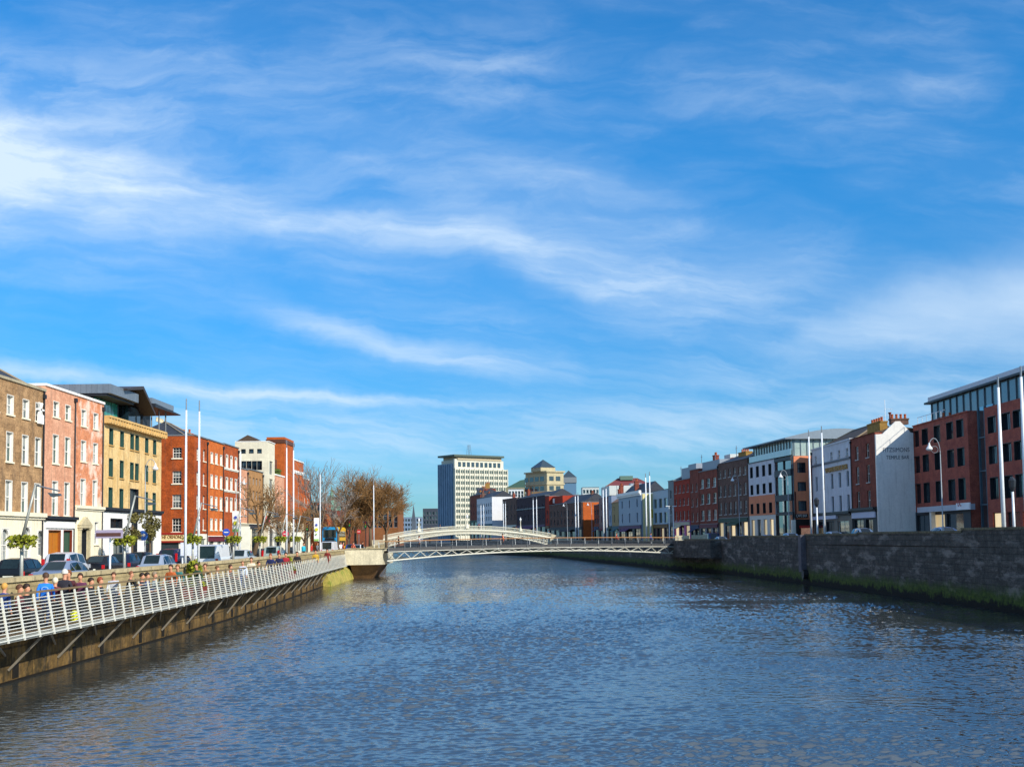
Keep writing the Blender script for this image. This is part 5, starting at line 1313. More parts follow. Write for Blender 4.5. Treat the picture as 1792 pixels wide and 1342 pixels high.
m_leaf = M('leaf_green','#6f7f22',.8,.5,6,col2='#3c4f16'); m_leafy = M('leaf_yellow_green','#9a9a2a',.8,.5,6,col2='#5d6b1c')
def leaves(mb, c, rx, ry, rz, n, s, rg, mi=0):
    for _ in range(n):
        while True:
            p = Vector((rg.uniform(-1,1),rg.uniform(-1,1),rg.uniform(-1,1)))
            if p.length < 1 and (p.length > .45 or rg.random() < .3): break
        q = Vector(c) + Vector((p.x*rx,p.y*ry,p.z*rz)); a = Vector((rg.gauss(0,1),rg.gauss(0,1),rg.gauss(0,1))).normalized(); b = a.orthogonal().normalized(); e = s*rg.uniform(.6,1.3)
        c2 = a.cross(b)*e*.6; b = b*e
        mb.add([tuple(q-b),tuple(q+c2),tuple(q+b),tuple(q-c2)],[(0,1,2,3)],mi)
# leaning lamps with flower baskets along the parapet
def basket_lamp():
    t = thing('street_lamp','x','street lamp'); rg = random.Random(2)
    mb = MB(); mb.tube([(0,0,0),(0,0,1.2),(0,0,2.3)],[.09,.075,.07],8); mb.build('post',P('lamp_grey','#a3a49c',.45,.3),t,smooth=True)
    mb = MB(); mb.tube([(0,0,2.3),(.5,0,4.45)],[.06,.045],7); mb.build('leaning_post',P('lamp_grey','#a3a49c',.45,.3),t,smooth=True)
    mb = MB(); mb.tube([(.48,0,4.42),(1.45,0,4.18)],.03,5); a = mb.build('arm',m_tele,t)
    mb = MB(); mb.extr([(1.0,-.11,4.12),(1.45,-.11,4.08),(1.5,-.11,4.0),(1.15,-.11,3.95)],(0,.22,0)); mb.build('lamp_head',P('lamp_dark','#5b6468',.4,.4),a)
    mb = MB(); mb.lathe([(.10,0),(.26,.1),(.34,.2)],(0,0,2.1),10); b = mb.build('basket',P('basket_brown','#4a3826'),t)
    mb = MB(); leaves(mb,(0,0,2.34),.60,.60,.13,260,.09,rg)
    for k in range(9): leaves(mb,(.42*math.cos(k*.7),.42*math.sin(k*.7),2.20-rg.random()*.12),.14,.14,.16,30,.07,rg)
    mb.build('foliage',m_leafy,b); return t
bl = basket_lamp()
LBL = ['in front of the brown house','in front of the ochre building','in front of the red brick pub','by the white hanging banner','by the dark gnarled tree','by the second mast pair','nearest the bus']
for i, y in enumerate((46.2,58.3,70.6,82,92.6,103,112.5)):
    o = bl if i == 0 else copy_tree(bl)
    o.location = (interp(LB,y)-.95,y,ZL+.08); o.rotation_euler = (0,0,[0,.05,-.04,.1,0,.06,0][i])
    tag(o,'leaning grey lamp with a green flower basket '+LBL[i],'street lamp','leaning lamps with flower baskets')
# tall swan-neck lamps
m_sw = P('swan_grey','#9aa1a8',.4)
def swan(label, px, ytop, d, z0, side, group='tall swan neck street lamps'):
    x = xat(px,d); h = zat(px,ytop,d)-z0; t = thing('street_lamp',label,'street lamp',(x,d,z0),0,group)
    mb = MB(); mb.tube([(0,0,0),(0,0,1.2),(0,0,1.25),(0,0,h-1.3)],[.12,.10,.055,.035],8); mb.build('post',m_sw,t,smooth=True)
    pts = [(side*(.46-.46*math.cos(a)),0,h-1.3+1.2*math.sin(a)*.9+.2) for a in [math.pi*i/10 for i in range(9)]]
    mb = MB(); mb.tube([(0,0,h-1.4)]+pts,.03,5); a = mb.build('swan_neck',m_sw,t)
    ring = [(side*(.42+.26*math.cos(q)),0,h-.9+.26*math.sin(q)) for q in [6.283*i/14 for i in range(15)]]
    mb = MB(); mb.tube(ring,.016,4); mb.build('scroll',m_sw,a)
    e = pts[-1]; mb = MB(); mb.lathe([(.05,.1),(.09,-.1),(.25,-.35),(.27,-.4),(.12,-.52)],e,10); mb.build('lamp_shade',P('lamp_white','#e3e6e8',.4),a); return t
swan('tall white swan neck lamp in front of the ochre building',253.5,803,100,ZL+.13,1); swan('tall white swan neck lamp between arched windows and pink house',413,834,133,ZL+.13,1)
swan('white swan neck lamp before the purple brick office',1650.5,766,91,4.2,-1); swan('white swan neck lamp before the dark brown brick house',1294.5,830,165,3.5,-1)
swan('white swan neck lamp before the glass corner bay',1381,822,140,3.7,-1)
swan('white swan neck lamp over the dark brick warehouse',1036,877,262,3.1,-1); swan('white swan neck lamp near the end of the iron bridge',993,879,285,3.1,-1)
def lantern_post(label, px, ytop, d, z0, col=None):
    x = xat(px,d); h = zat(px,ytop,d)-z0; t = thing('lantern_post',label,'street lamp',(x,d,z0),0,'short lantern posts on the right quay')
    mb = MB(); mb.tube([(0,0,0),(0,0,h-1.0)],[.11,.08],8); mb.build('post',m_alu,t,smooth=True)
    mb = MB(); mb.lathe([(.1,h-1.0),(.22,h-.7),(.26,h-.25),(.16,h-.1),(.03,h)],(0,0,0),8); mb.build('lantern',P('lantern_dark','#2c3138',.3),t)
lantern_post('short white lantern post between the masts before the hotel',1430.5,870,119,3.9)
lantern_post('short white lantern post right of the thick mast',1775,834,80,4.1)
for px in (1171.6,1178.8):
    d = 182; x = xat(px,d); t = thing('lamp_post','slim pale lamp post, %s one of two at the footbridge end' % ('left' if px < 1175 else 'right'),'street lamp',(x,d,3.3),0,'slim lamp posts at the footbridge end'); h = zat(px,886,d)-3.3
    mb = MB(); mb.tube([(0,0,0),(0,0,h)],[.09,.06],7); mb.build('post',m_alu,t); mb = MB(); mb.box(-.5,.5,-.12,.12,h,h+.1); mb.build('lamp_head',m_alu,t)
# signs
def board(name, label, cat, px0, px1, py0, py1, d, mat, zbase, posts=1, th=.12, words=None, wmat=None, pm=None):
    x0, x1 = xat(px0,d,950), xat(px1,d,950); z0, z1 = zat((px0+px1)/2,py1,d), zat((px0+px1)/2,py0,d)
    t = thing(name,label,cat,((x0+x1)/2,d,zbase)); w = x1-x0; mb = MB(); mb.box(-w/2,w/2,-th/2,th/2,z0-zbase,z1-zbase); b = mb.build('panel',mat,t)
    for i in range(posts):
        xx = 0 if posts == 1 else -w/2*.85+w*.85*i/(posts-1); mb = MB(); mb.tube([(xx,th*.5+.05,0),(xx,th*.5+.05,(z0+z1)/2-zbase)],.05,6); mb.build('post',pm or m_alu,t)
    for k,(s,hh,zz,ww) in enumerate(words or []): text(b,s,0,-th/2-.004,(z0-zbase)+(z1-z0)*zz,(z1-z0)*hh,w*ww,wmat,th=.005)
    return t, b, w, z0-zbase, z1-zbase
t, b, w, za, zb = board('information_sign','grey purple box sign on a pale post before the ochre building','sign',168,214,927,941.5,57.0,P('sign_mauve','#a79ab0',.4),ZL,1,.2)
mb = MB(); mb.box(-w/2+.04,w/2-.04,-.115,-.102,za+.09,zb-.14); mb.build('message_strip',P('sign_brown','#5c3c34'),b)
t = thing('road_sign','round blue road sign on the white lamp post','sign',(xat(251,99),98.8,zat(251,937,99))); mb = MB(); mb.tube([(0,0,0),(0,.03,0)],.42,16); mb.build('disc',P('sign_blue','#1f66c8',.4),t)
mb = MB(); mb.extr([(-.22,-.012,-.02),(.05,-.012,-.02),(.05,-.012,-.13),(.26,-.012,.05),(.05,-.012,.2),(.05,-.012,.1),(-.22,-.012,.1)],(0,.01,0)); mb.build('arrow',m_white,t)
board('site_notice','large white sheet sign beside the red brick pub','sign',316.5,345,949,972,75,P('sheet_white','#e3e6f4',.6),ZL,2)
board('hoarding','tall white advertising panel under the gnarled tree','hoarding',418,437,921,966,118,P('hoarding_white','#eceada',.6),ZL,2,.3)
t, b, w, za, zb = board('hoarding','white striped advertising panel before the brick tower','hoarding',513.5,527,931,970,118,P('hoarding_white','#eceada',.6),ZL,2,.3)
mb = MB()
for i in (.25,.55,.8): mb.box(-w/2+w*i-.05,-w/2+w*i+.04,-.17,-.152,za+.4,zb-.5)
mb.build('stripe',P('stripe_grey','#6d6a66'),b)
def banner(label, px, ptop, y0, y1, d):
    x = xat(px,d); z0, z1 = zat(px,y1,d), zat(px,y0,d); t = thing('banner_post',label,'banner',(x+.75,d,ZL))
    mb = MB(); mb.tube([(0,.1,0),(0,.1,zat(px,ptop,d)-ZL)],.06,7); mb.build('post',m_alu,t)
    mb = MB(); n = 8; w = .62
    for i in range(n): 
        a, c = i/n, (i+1)/n; f = lambda q: .05*math.sin(q*5)
        mb.add([(-.1-w,f(a)-.02,z0-ZL+(z1-z0)*a),(-.1,f(a),z0-ZL+(z1-z0)*a),(-.1,f(c),z0-ZL+(z1-z0)*c),(-.1-w,f(c)-.02,z0-ZL+(z1-z0)*c)],[(0,1,2,3)])
    b = mb.build('cloth',P('banner_white','#eef0ee',.8),t)
    mb = MB(); zz = z1-ZL-(z1-z0)*.3
    for k,(cl,r) in enumerate(((0,.14),(1,.2),(2,.1))):
        pts = [(-.1-w/2+r*math.cos(q),-.09,zz-k*.55+r*math.sin(q)) for q in [6.283*i/10 for i in range(10)]]; mb.extr(pts,(0,.02,0),cl)
    mb.box(-.1-w+.03,-.13,-.10,-.08,z0-ZL+.05,z0-ZL+.28,2); mb.build('emblem',[P('banner_blue','#4a58b8'),P('banner_yellow','#d8d23a'),P('banner_green','#9ccb6a')],b)
banner('white banner with coloured dots beside the arched windows',406,790,894,931,112); banner('white banner with coloured dots left of the bus',549,830,906,947,140)
fz = FL; xs0, xs1 = fz.x(457), fz.x(471); t = thing('estate_sign','bright pink red two line sign board on the tan house','sign',(-32.6,66+fz.x(462),ZLf),math.pi/2*0)
d = 66+fz.x(462); w = 15/2070*d; z0, z1 = zat(464,917,d)-ZLf, zat(464,903,d)-ZLf
mb = MB(); mb.box(-w/2,w/2,-.05,.05,z0,z1); b = mb.build('panel',P('sign_pink','#e03a5c',.5),t)
for s,zz in (('TO LET',.56),('OFFICE',.14)): text(b,s,0,-.056,z0+(z1-z0)*zz,(z1-z0)*.3,w*.74,m_white,th=.004)
t.location.x = xat(464.5,d); mb = MB(); mb.beam((0,.02,z0+.1),(-33-t.location.x,.02,z0+.1),.05,.05); mb.build('bracket',m_dark,t)
# shrubs and planters
def planter(label, x, y, z, w, h, seed):
    t = thing('planter',label,'planter',(x,y,z)); rg = random.Random(seed)
    mb = MB(); mb.add([(-w*.42,-.35,0),(w*.42,-.35,0),(w*.42,.35,0),(-w*.42,.35,0),(-w/2,-.42,.62),(w/2,-.42,.62),(w/2,.42,.62),(-w/2,.42,.62)],[(3,2,1,0),(4,5,6,7),(0,1,5,4),(1,2,6,5),(2,3,7,6),(3,0,4,7)]); mb.build('tub',P('tub_red','#7c3428',.7),t)
    mb = MB(); leaves(mb,(0,0,.62+h*.45),w*.34,w*.34,h*.55,700,.11,rg); leaves(mb,(0,0,.75),w*.55,w*.4,.25,300,.1,rg); mb.build('shrub',m_leafy,t)
planter('red planter with tall yellow green shrub beside the first mast pair',-17.6,65.5,BZ,1.3,1.5,3)
planter('red planter with rounded shrub by the two dark blue coats',-18.35,96.5,BZ,1.3,1.2,4)
def bay(label, px, pyc, d, rx, rz, seed):
    x = xat(px,d); zc = zat(px,pyc,d)-ZLf; t = thing('bay_tree',label,'tree',(x,d,ZLf)); rg = random.Random(seed)
    mb = MB(); mb.tube([(0,0,0),(0,0,zc)],.08,7); mb.build('trunk',m_bark,t)
    mb = MB()
    for k in range(9): leaves(mb,(rg.uniform(-.75,.75)*rx,rg.uniform(-.75,.75)*rx,zc+rg.uniform(-.9,.9)*rz),rx*.42,rx*.42,rz*.4,90,.11,rg)
    mb.build('crown',M('dull_leaf','#7a7440',.8,.5,6,col2='#4a4524'),t)
bay('clipped dark green tree at the ochre building entrance',231.5,918,92,.75,1.0,5); bay('clipped green tree right of the blue road sign',263,921,98,.8,1.1,6)
rg = random.Random(9); mb = MB(); leaves(mb,(0,0,0),.55,.5,.4,260,.12,rg)
tag(mb.build('hanging_basket',m_leaf,None,(xat(334,115),115,zat(334,940,115))),'round green hanging basket at the corner of the pub','basket')

# ------------------------------------------------------------------ vehicles
ST = {'hatch':[(-2.0,.72,.35,.62,.70,.60),(-1.97,.80,.28,.90,.96,.62),(-1.55,.84,.25,.94,1.44,.58),(-.6,.86,.22,.93,1.49,.60),(.25,.86,.22,.92,1.43,.58),(1.0,.85,.22,.90,.95,.62),(1.75,.80,.25,.74,.80,.60),(2.03,.62,.32,.52,.58,.45)],
 'sedan':[(-2.3,.72,.35,.66,.74,.60),(-2.26,.80,.28,.92,.97,.64),(-1.75,.84,.25,.96,1.00,.66),(-1.15,.86,.22,.95,1.38,.56),(-.3,.87,.22,.94,1.42,.58),(.4,.87,.22,.92,1.36,.56),(1.15,.86,.22,.90,.94,.64),(1.95,.82,.25,.74,.80,.62),(2.3,.62,.32,.52,.58,.45)],
 'mpv':[(-2.05,.74,.35,.62,.72,.62),(-2.02,.84,.28,.96,1.02,.66),(-1.75,.88,.25,1.0,1.60,.64),(-.6,.9,.22,1.0,1.68,.68),(.5,.9,.22,.97,1.58,.64),(1.35,.88,.22,.93,.98,.66),(1.85,.84,.25,.78,.84,.62),(2.1,.66,.32,.55,.6,.48)],
 'van':[(-2.4,.80,.35,.9,1.0,.78),(-2.38,.92,.28,1.05,1.9,.82),(-1.6,.95,.25,1.1,1.98,.84),(.6,.95,.22,1.1,1.98,.84),(1.1,.95,.22,1.08,1.9,.80),(1.75,.92,.22,1.0,1.06,.74),(2.2,.88,.25,.8,.86,.66),(2.45,.72,.32,.55,.6,.5)]}
m_tyre = P('tyre','#17171a',.8); m_rim = P('rim','#a5a8ac',.3,.7); m_tail = P('tail_lamp','#c0141c',.25); m_head = P('head_lamp','#dfe5ea',.15); m_plate = P('plate','#e6e3cf',.5)
m_carglass = GLASS('car_glass','#1c2a2c',.05,.6)
def car(label, kind, col, x, y, z, rz=0.0, group='cars and vans on the left quay'):
    t = thing('parked_car' if kind != 'van' else 'parked_van',label,'car' if kind != 'van' else 'van',(x,y,z),rz,group); st = ST[kind]; mb, gl = MB(), MB()
    def sec(s):
        yy,w,zl,zb,zt,wt = s; h = [(w*.88,zl),(w,zl+.15),(w,zb-.14),(w*.965,zb),(wt,zt-.05),(wt*.74,zt)]
        return [(a,yy,b) for a,b in h] + [(-a,yy,b) for a,b in reversed(h)]
    ss = [sec(s) for s in st]; n = 12; vs = [p for q in ss for p in q]; fs = [tuple(range(n)), tuple((len(ss)-1)*n+k for k in range(n-1,-1,-1))]
    for i in range(len(ss)-1):
        for k in range(n): fs.append((i*n+k,(i+1)*n+k,(i+1)*n+(k+1)%n,i*n+(k+1)%n))
    mb.add(vs,fs)
    def pane(q, k=.10):
        q = [Vector(p) for p in q]; c = sum(q,Vector())/4; nr = (q[1]-q[0]).cross(q[2]-q[0]).normalized()
        if nr.dot(c-Vector((0,0,.7))) < 0: nr = -nr
        g1 = MB(); g1.add([tuple(p+(c-p)*k+nr*.012) for p in q],[(0,1,2,3)]); g1.build('window',m_carglass,t)
    cab = [i for i in range(len(st)-1) if max(st[i][4]-st[i][3],st[i+1][4]-st[i+1][3]) > .25]
    for i in cab:
        a, b = ss[i], ss[i+1]; ha, hb = st[i][4]-st[i][3], st[i+1][4]-st[i+1][3]
        if not (kind == 'van' and st[i][0] < .5):
            for l,u in ((3,4),(8,7)): pane([a[l],b[l],b[u],a[u]],.13)
        if min(ha,hb) < .12: pane([a[5],a[6],b[6],b[5]],.04)
    body = mb.build('body',P('car_'+col[1:],col,.28,.25,.6,.05),t,smooth=False)
    L0, L1 = st[0][0], st[-1][0]
    wm = MB(); wm.T = lambda a,b,c: (c,a,b); wm.lathe([(.22,-.1),(.31,-.09),(.31,.09),(.22,.1)],(0,0,0),16); wme = wm.mesh('wheel',m_tyre)
    rm = MB(); rm.T = lambda a,b,c: (c,a,b); rm.lathe([(.05,-.11),(.2,-.105),(.2,.105),(.05,.11)],(0,0,0),12); rme = rm.mesh('rim',m_rim)
    for sx in (-1,1):
        for yy in (L0+.72,L1-.75):
            o = inst(wme,'wheel',t,(sx*(st[2][1]-.06),yy,.31)); inst(rme,'rim',o)
        zb = st[1][3]
        q = MB(); q.box(sx*.74-.10,sx*.74+.07,L0-.04,L0+.05,zb-.30,zb-.06 if kind != 'mpv' else zb+.35); q.build('tail_lamp',m_tail,t)
        q = MB(); q.box(sx*.52-.14,sx*.52+.14,L1-.28,L1-.06,.52,.66); q.build('headlamp',m_head,t)
        q = MB(); q.box(sx*(st[2][1]+.02)-.08,sx*(st[2][1]+.02)+.08,.68,.78,.93,1.05); q.build('wing_mirror',m_black,t)
    q = MB(); q.box(-.26,.26,L0-.03,L0+.02,.50,.62); q.build('number_plate',m_plate,t)
    q = MB(); q.box(-.72,.72,L0-.06,L0+.12,.36,.47); q.build('bumper',m_black,t)
    return t
RZ = ZL+.0
def cx(px, d): return xat(px,d,975)
for a in (('black hatchback behind the first leaning lamp','hatch','#17181c',cx(22,60),61.5),('pale silver people carrier in front of the orange door','mpv','#c9ced6',cx(104,70),71.5),
  ('silver blue saloon low behind the parapet','sedan','#7e8ca6',cx(96,54),55.5),('black saloon with red tail lamps by the pedimented doorway','sedan','#15151b',cx(163,73),75),
  ('dark blue hatchback behind the pale sign post','hatch','#1b2740',cx(207,80),82),('black hatchback in front of the ochre entrance','hatch','#14151a',cx(236,88),90),
  ('silver estate car beside the parapet near the shrub','hatch','#9aa6b8',cx(264,69),71),('large dark blue people carrier before the pub','mpv','#27304a',cx(286,92),95),
  ('white van behind the second mast of the first pair','van','#e9ecee',cx(364,84),86),('light grey hatchback by the flower basket lamp','hatch','#b9c2c6',cx(417,97),99),
  ('black saloon with red lamps under the gnarled tree','sedan','#15151b',cx(452,118),120),('pale green grey people carrier right of the gnarled tree','mpv','#a9b9b4',cx(474,110),112),
  ('white box van in front of the blue and yellow bus','van','#dfe0e2',cx(573,150),152),('dark saloon near the striped panel','sedan','#22242a',cx(505,140),143),('blue hatchback near the bus','hatch','#2c4f9c',cx(614,175),176),('white hatchback before the concrete landing','hatch','#dfe2e4',cx(626,165),166)):
    car(a[0],a[1],a[2],a[3],a[4],RZ)
for a in (('silver saloon roof peeping over the wall by the hotel','sedan','#b9c4d6',1460,126),('pale hatchback roof over the wall step by the gable','hatch','#c3cad6',1512,112),
  ('blue silver saloon roof below the purple brick office','sedan','#9fb2d2',1655,98),('silver hatchback roof by the lit shop windows','hatch','#b4c4de',1385,138),('blue saloon roof before the grey corner building','sedan','#6f8cc0',1345,146),
  ('light blue hatchback before the dark brown brick house','hatch','#9ab0d0',1303,158),('silver saloon at the footbridge end','sedan','#cfd6de',1262,170),('dark blue van near the footbridge end','van','#1f2d5c',1247,180),
  ('silver people carrier near the magenta shopfront','mpv','#c4ccd6',1232,186)):
    x = xat(a[3],a[4],935); car(a[0],a[1],a[2],x,a[4],zr(a[4])+.0,math.pi,'cars and vans on the right quay')
# double-deck bus
def bus():
    x, d = xat(577,196,930), 196.0; t = thing('double_deck_bus','blue fronted double deck bus with yellow side','bus',(x,d,ZL)); W2, L, H = 1.2, 10.2, 4.3
    mb = MB(); pr = [(-W2,.35),(-W2,H-.25),(-W2+.25,H),(W2-.25,H),(W2,H-.25),(W2,.35)]
    mb.extr([(a,0,b) for a,b in pr],(0,1.6,0)); mb.build('front_body',P('bus_blue','#2a96d0',.3),t)
    mb = MB(); mb.extr([(a,1.603,b) for a,b in pr],(0,L-1.6,0)); mb.build('body',P('bus_yellow','#e8b41e',.3),t)
    mb = MB(); mb.box(-1.05,1.05,-.03,.04,2.55,3.85); mb.build('upper_windscreen',m_carglass,t)
    mb = MB(); mb.box(-1.05,1.05,-.03,.04,.95,2.1); mb.build('windscreen',m_carglass,t)
    for i in range(5):
        for z0,z1 in ((2.6,3.6),(1.1,2.0)):
            mb = MB(); mb.box(W2-.03,W2+.02,1.8+i*1.65,3.2+i*1.65,z0,z1); mb.build('window',m_carglass,t)
    mb = MB(); mb.box(-.8,.8,-.05,.0,2.15,2.5); mb.build('destination_board',m_black,t)
    for sx in (-1,1):
        for yy in (2.2,7.6):
            mb = MB(); mb.tube([(sx*1.0-.15,yy,.5),(sx*1.0+.18,yy,.5)],.5,14); mb.build('wheel',m_tyre,t)
        mb = MB(); mb.box(sx*.85-.2,sx*.85+.2,-.04,.02,.5,.75); mb.build('headlamp',m_head,t)
bus()

# ------------------------------------------------------------------ people
POSE = {}
def pose_mesh(kind):
    """one continuous skinned body; faces get skin / jacket / trousers / shoe slots"""
    J = {}; Eg = []; Rr = {}
    def j(n,p,r,par=None,sl=1): J[n] = (Vector(p),sl); Rr[n] = r; (Eg.append((par,n)) if par else None)
    sit, lean, walk = kind == 'sit', kind == 'lean', kind == 'walk'
    hz = .50 if sit else .93; fw = -.12 if lean else (-.03 if not sit else .02)
    j('pel',(0,0,hz),.145,None,2); j('waist',(0,fw*.4,hz+.16),.135,'pel',1); j('chest',(0,fw,hz+.38),.155,'waist',1); j('neck0',(0,fw*1.1,hz+.53),.085,'chest',1)
    j('neck',(0,fw*1.2-.01,hz+.60),.055,'neck0',0); j('head0',(0,fw*1.3-.03,hz+.68),.085,'neck',0); j('head',(0,fw*1.3-.02,hz+.76),.098,'head0',0); j('crown',(0,fw*1.3-.01,hz+.82),.075,'head',0)
    j('nose',(0,fw*1.3-.135,hz+.715),.016,'head0',0)
    for s,k in ((-1,'r'),(1,'l')):
        j('sh'+k,(s*.19,fw,hz+.47),.07,'chest',1)
        if lean: el, ha = (s*.25,fw-.18,hz+.24), (s*.12,fw-.42,hz+.26)
        elif sit: el, ha = (s*.26,.0,hz+.22), (s*.12,-.26,hz+.15)
        elif walk: el, ha = (s*.25,s*.10,hz+.22), (s*.24,s*.18-.12,hz+.0)
        else: el, ha = (s*.25,.03,hz+.20), (s*.25,-.05,hz-.06)
        j('el'+k,el,.052,'sh'+k,1); j('wr'+k,ha,.038,'el'+k,1)
        dv = (Vector(ha)-Vector(el)).normalized(); pv = Vector(ha)+dv*.07; sd = dv.cross(Vector((0,0,1)) if abs(dv.z) < .8 else Vector((0,1,0))).normalized()
        j('palm'+k,pv,.034,'wr'+k,0)
        for i,(o,l) in enumerate(((-.033,.07),(-.011,.085),(.011,.08),(.033,.06))): 
            m1 = pv+dv*.05+sd*o; j('f%d%s'%(i,k),m1,.010,'palm'+k,0); j('g%d%s'%(i,k),m1+dv*l*.7+Vector((0,-.015,0)),.008,'f%d%s'%(i,k),0)
        j('th'+k,Vector(ha)+dv*.05-sd*.05,.011,'wr'+k,0)
        if sit: kn, an, toe = (s*.12,-.44,hz+.02), (s*.12,-.42,.08), (s*.13,-.58,.045)
        elif walk: kn, an, toe = (s*.10,-.10-s*.12,.50), (s*.10,.05-s*.26,.09), (s*.11,-.09-s*.26,.05)
        else: kn, an, toe = (s*.11,-.02,.50), (s*.11,.02,.09), (s*.13,-.14,.045)
        j('hip'+k,(s*.10,0,hz-.05),.098,'pel',2); j('kn'+k,kn,.068,'hip'+k,2); j('an'+k,an,.045,'kn'+k,2); j('toe'+k,toe,.042,'an'+k,3)
    nm = list(J); me = bpy.data.meshes.new('skel'); me.from_pydata([J[n][0] for n in nm],[(nm.index(a),nm.index(b)) for a,b in Eg],[])
    ob = bpy.data.objects.new('skel',me); COL.objects.link(ob); md = ob.modifiers.new('s','SKIN'); md.use_smooth_shade = True
    for i,n in enumerate(nm):
        v = me.skin_vertices[0].data[i]; r = Rr[n]; v.radius = (r*(1.22 if n in ('chest','waist','pel') else 1), r*(.82 if n in ('chest','waist') else 1)); v.use_root = (i == 0)
    sb = ob.modifiers.new('b','SUBSURF'); sb.levels = 1; sb.render_levels = 1
    bpy.context.view_layer.update(); out = bpy.data.meshes.new_from_object(ob.evaluated_get(bpy.context.evaluated_depsgraph_get()))
    bpy.data.objects.remove(ob); out.name = 'person_'+kind; out.materials.clear()
    for k in range(4): out.materials.append(m_black)
    segs = [(J[a][0],J[b][0],J[b][1]) for a,b in Eg]
    for p in out.polygons:
        c = p.center; best = (9,1)
        for a,b,s in segs:
            ab = b-a; t = max(0,min(1,(c-a).dot(ab)/ab.length_squared)); dd = (c-(a+ab*t)).length
            if dd < best[0]: best = (dd,s)
        p.material_index = best[1]; p.use_smooth = True
    POSE[kind] = (out, J['head'][0]); return POSE[kind]
for k in ('stand','walk','sit','lean'): pose_mesh(k)
m_skin = P('skin','#c98f70',.6); HAIR = {}
def hair_mesh(long):
    mb = MB(); n, k = 12, 7
    for i in range(k):
        th = (math.pi*(.02+.56*i/(k-1)))
        for q in range(n):
            an = 6.283*q/n; ext = 1.0; y = math.sin(an); fr = max(0,-y)
            tt = th*(1-.42*fr) if not long else th*(1-.42*fr)*(1+.35*max(0,y))
            mb.v.append((.112*math.sin(tt)*math.cos(an),.122*math.sin(tt)*y+.012,.135*math.cos(tt)*(1.0)))
    for i in range(k-1):
        for q in range(n): mb.f.append([i*n+q,i*n+(q+1)%n,(i+1)*n+(q+1)%n,(i+1)*n+q]); mb.m.append(0)
    mb.f.append(list(range(n-1,-1,-1))); mb.m.append(0); return mb.mesh('hair',m_black,True)
HM = {0:hair_mesh(False),1:hair_mesh(True)}
def person(label, kind, x, y, z, rz, top, legs, hair, sc=1.0, long=0, group='people on the boardwalk'):
    me, hd = POSE[kind]; o = inst(me,'person',None,(x,y,z),rz); o.scale = (sc,sc,sc); tag(o,label,'person',group)
    for i,m in enumerate((m_skin,P('cloth_'+top[1:],top,.85),P('cloth_'+legs[1:],legs,.85),P('shoe','#1c1a1a',.6))):
        o.material_slots[i].link = 'OBJECT'; o.material_slots[i].material = m
    h = inst(HM[long],'hair',o,hd+Vector((0,0,.015))); h.material_slots[0].link = 'OBJECT'; h.material_slots[0].material = P('hair_'+hair[1:],hair,.7); return o
PL = [(8,1024,'stand','blonde person in a blue jacket at the left edge of the boardwalk','#2b4a8c','#20242c','#c99648',1),(37,1017,'sit','person in a dark red top seated against the parapet','#5c2a30','#2a2a32','#5a3a28',0),
 (49,1018,'sit','person in a black coat seated next to the dark red top','#1a1a20','#23232b','#2a1c14',0),(81,1006,'walk','broad person in a bright blue jacket with ring print','#1f78dc','#2c3a5c','#4a3426',0),
 (97,1014,'stand','short person in a pale hat beside the bright blue jacket','#6a3038','#3a3a44','#d8cdb4',1),(113,1000,'walk','grey haired person in a black and grey coat','#2b2a35','#22222a','#c9c4ba',0),
 (122,1001,'walk','person in a dark coat with a red scarf','#4a2028','#1c1c22','#7a4a2c',1),(161,1005,'sit','person in black seated left of the pair by the yellow bag','#191a20','#25252d','#2a1c14',0),
 (177,1010,'sit','person with reddish hair bending forward beside the one in black','#22232b','#2b2b33','#8a4028',1),(224,1003,'lean','person in black leaning forward alone','#1c1d22','#23232b','#7a4a30',0),
 (250,996,'sit','person in a dark top, leftmost of three on the bench','#1f2636','#23232b','#2a1c14',0),(259,997,'sit','person in a navy top, middle of three on the bench','#2a3a66','#23232b','#2a1c14',0),
 (272,998,'sit','person in a grey top, rightmost of three on the bench','#6f7a80','#23232b','#8a7a66',1),(381,987,'sit','person in a brown top seated right of the first shrub','#6a5440','#33333b','#6a4a30',0),
 (404,984,'sit','person in a green and rust coat seated on the boardwalk','#7a3f20','#2a2f26','#3a2418',1),(425,983,'stand','person in white and blue beside the rust coat','#c9d4ea','#35508c','#8a6a48',0),
 (453,976,'sit','person in dark green seated left of the navy coats','#24332c','#23232b','#3a2418',0),(474,969,'walk','person in a navy coat, left one of the walking pair','#1d2a5a','#22222c','#8a4a30',0),
 (489,968,'walk','person in a dark navy coat, right one of the walking pair','#1a2148','#4a2622','#5a2e20',1),(566,955,'walk','person in a violet jacket near the landing','#4a35a8','#22222c','#3a2a20',0),(573,960,'walk','person in a maroon top near the landing','#7c2a26','#5a2420','#3a2a20',1)]
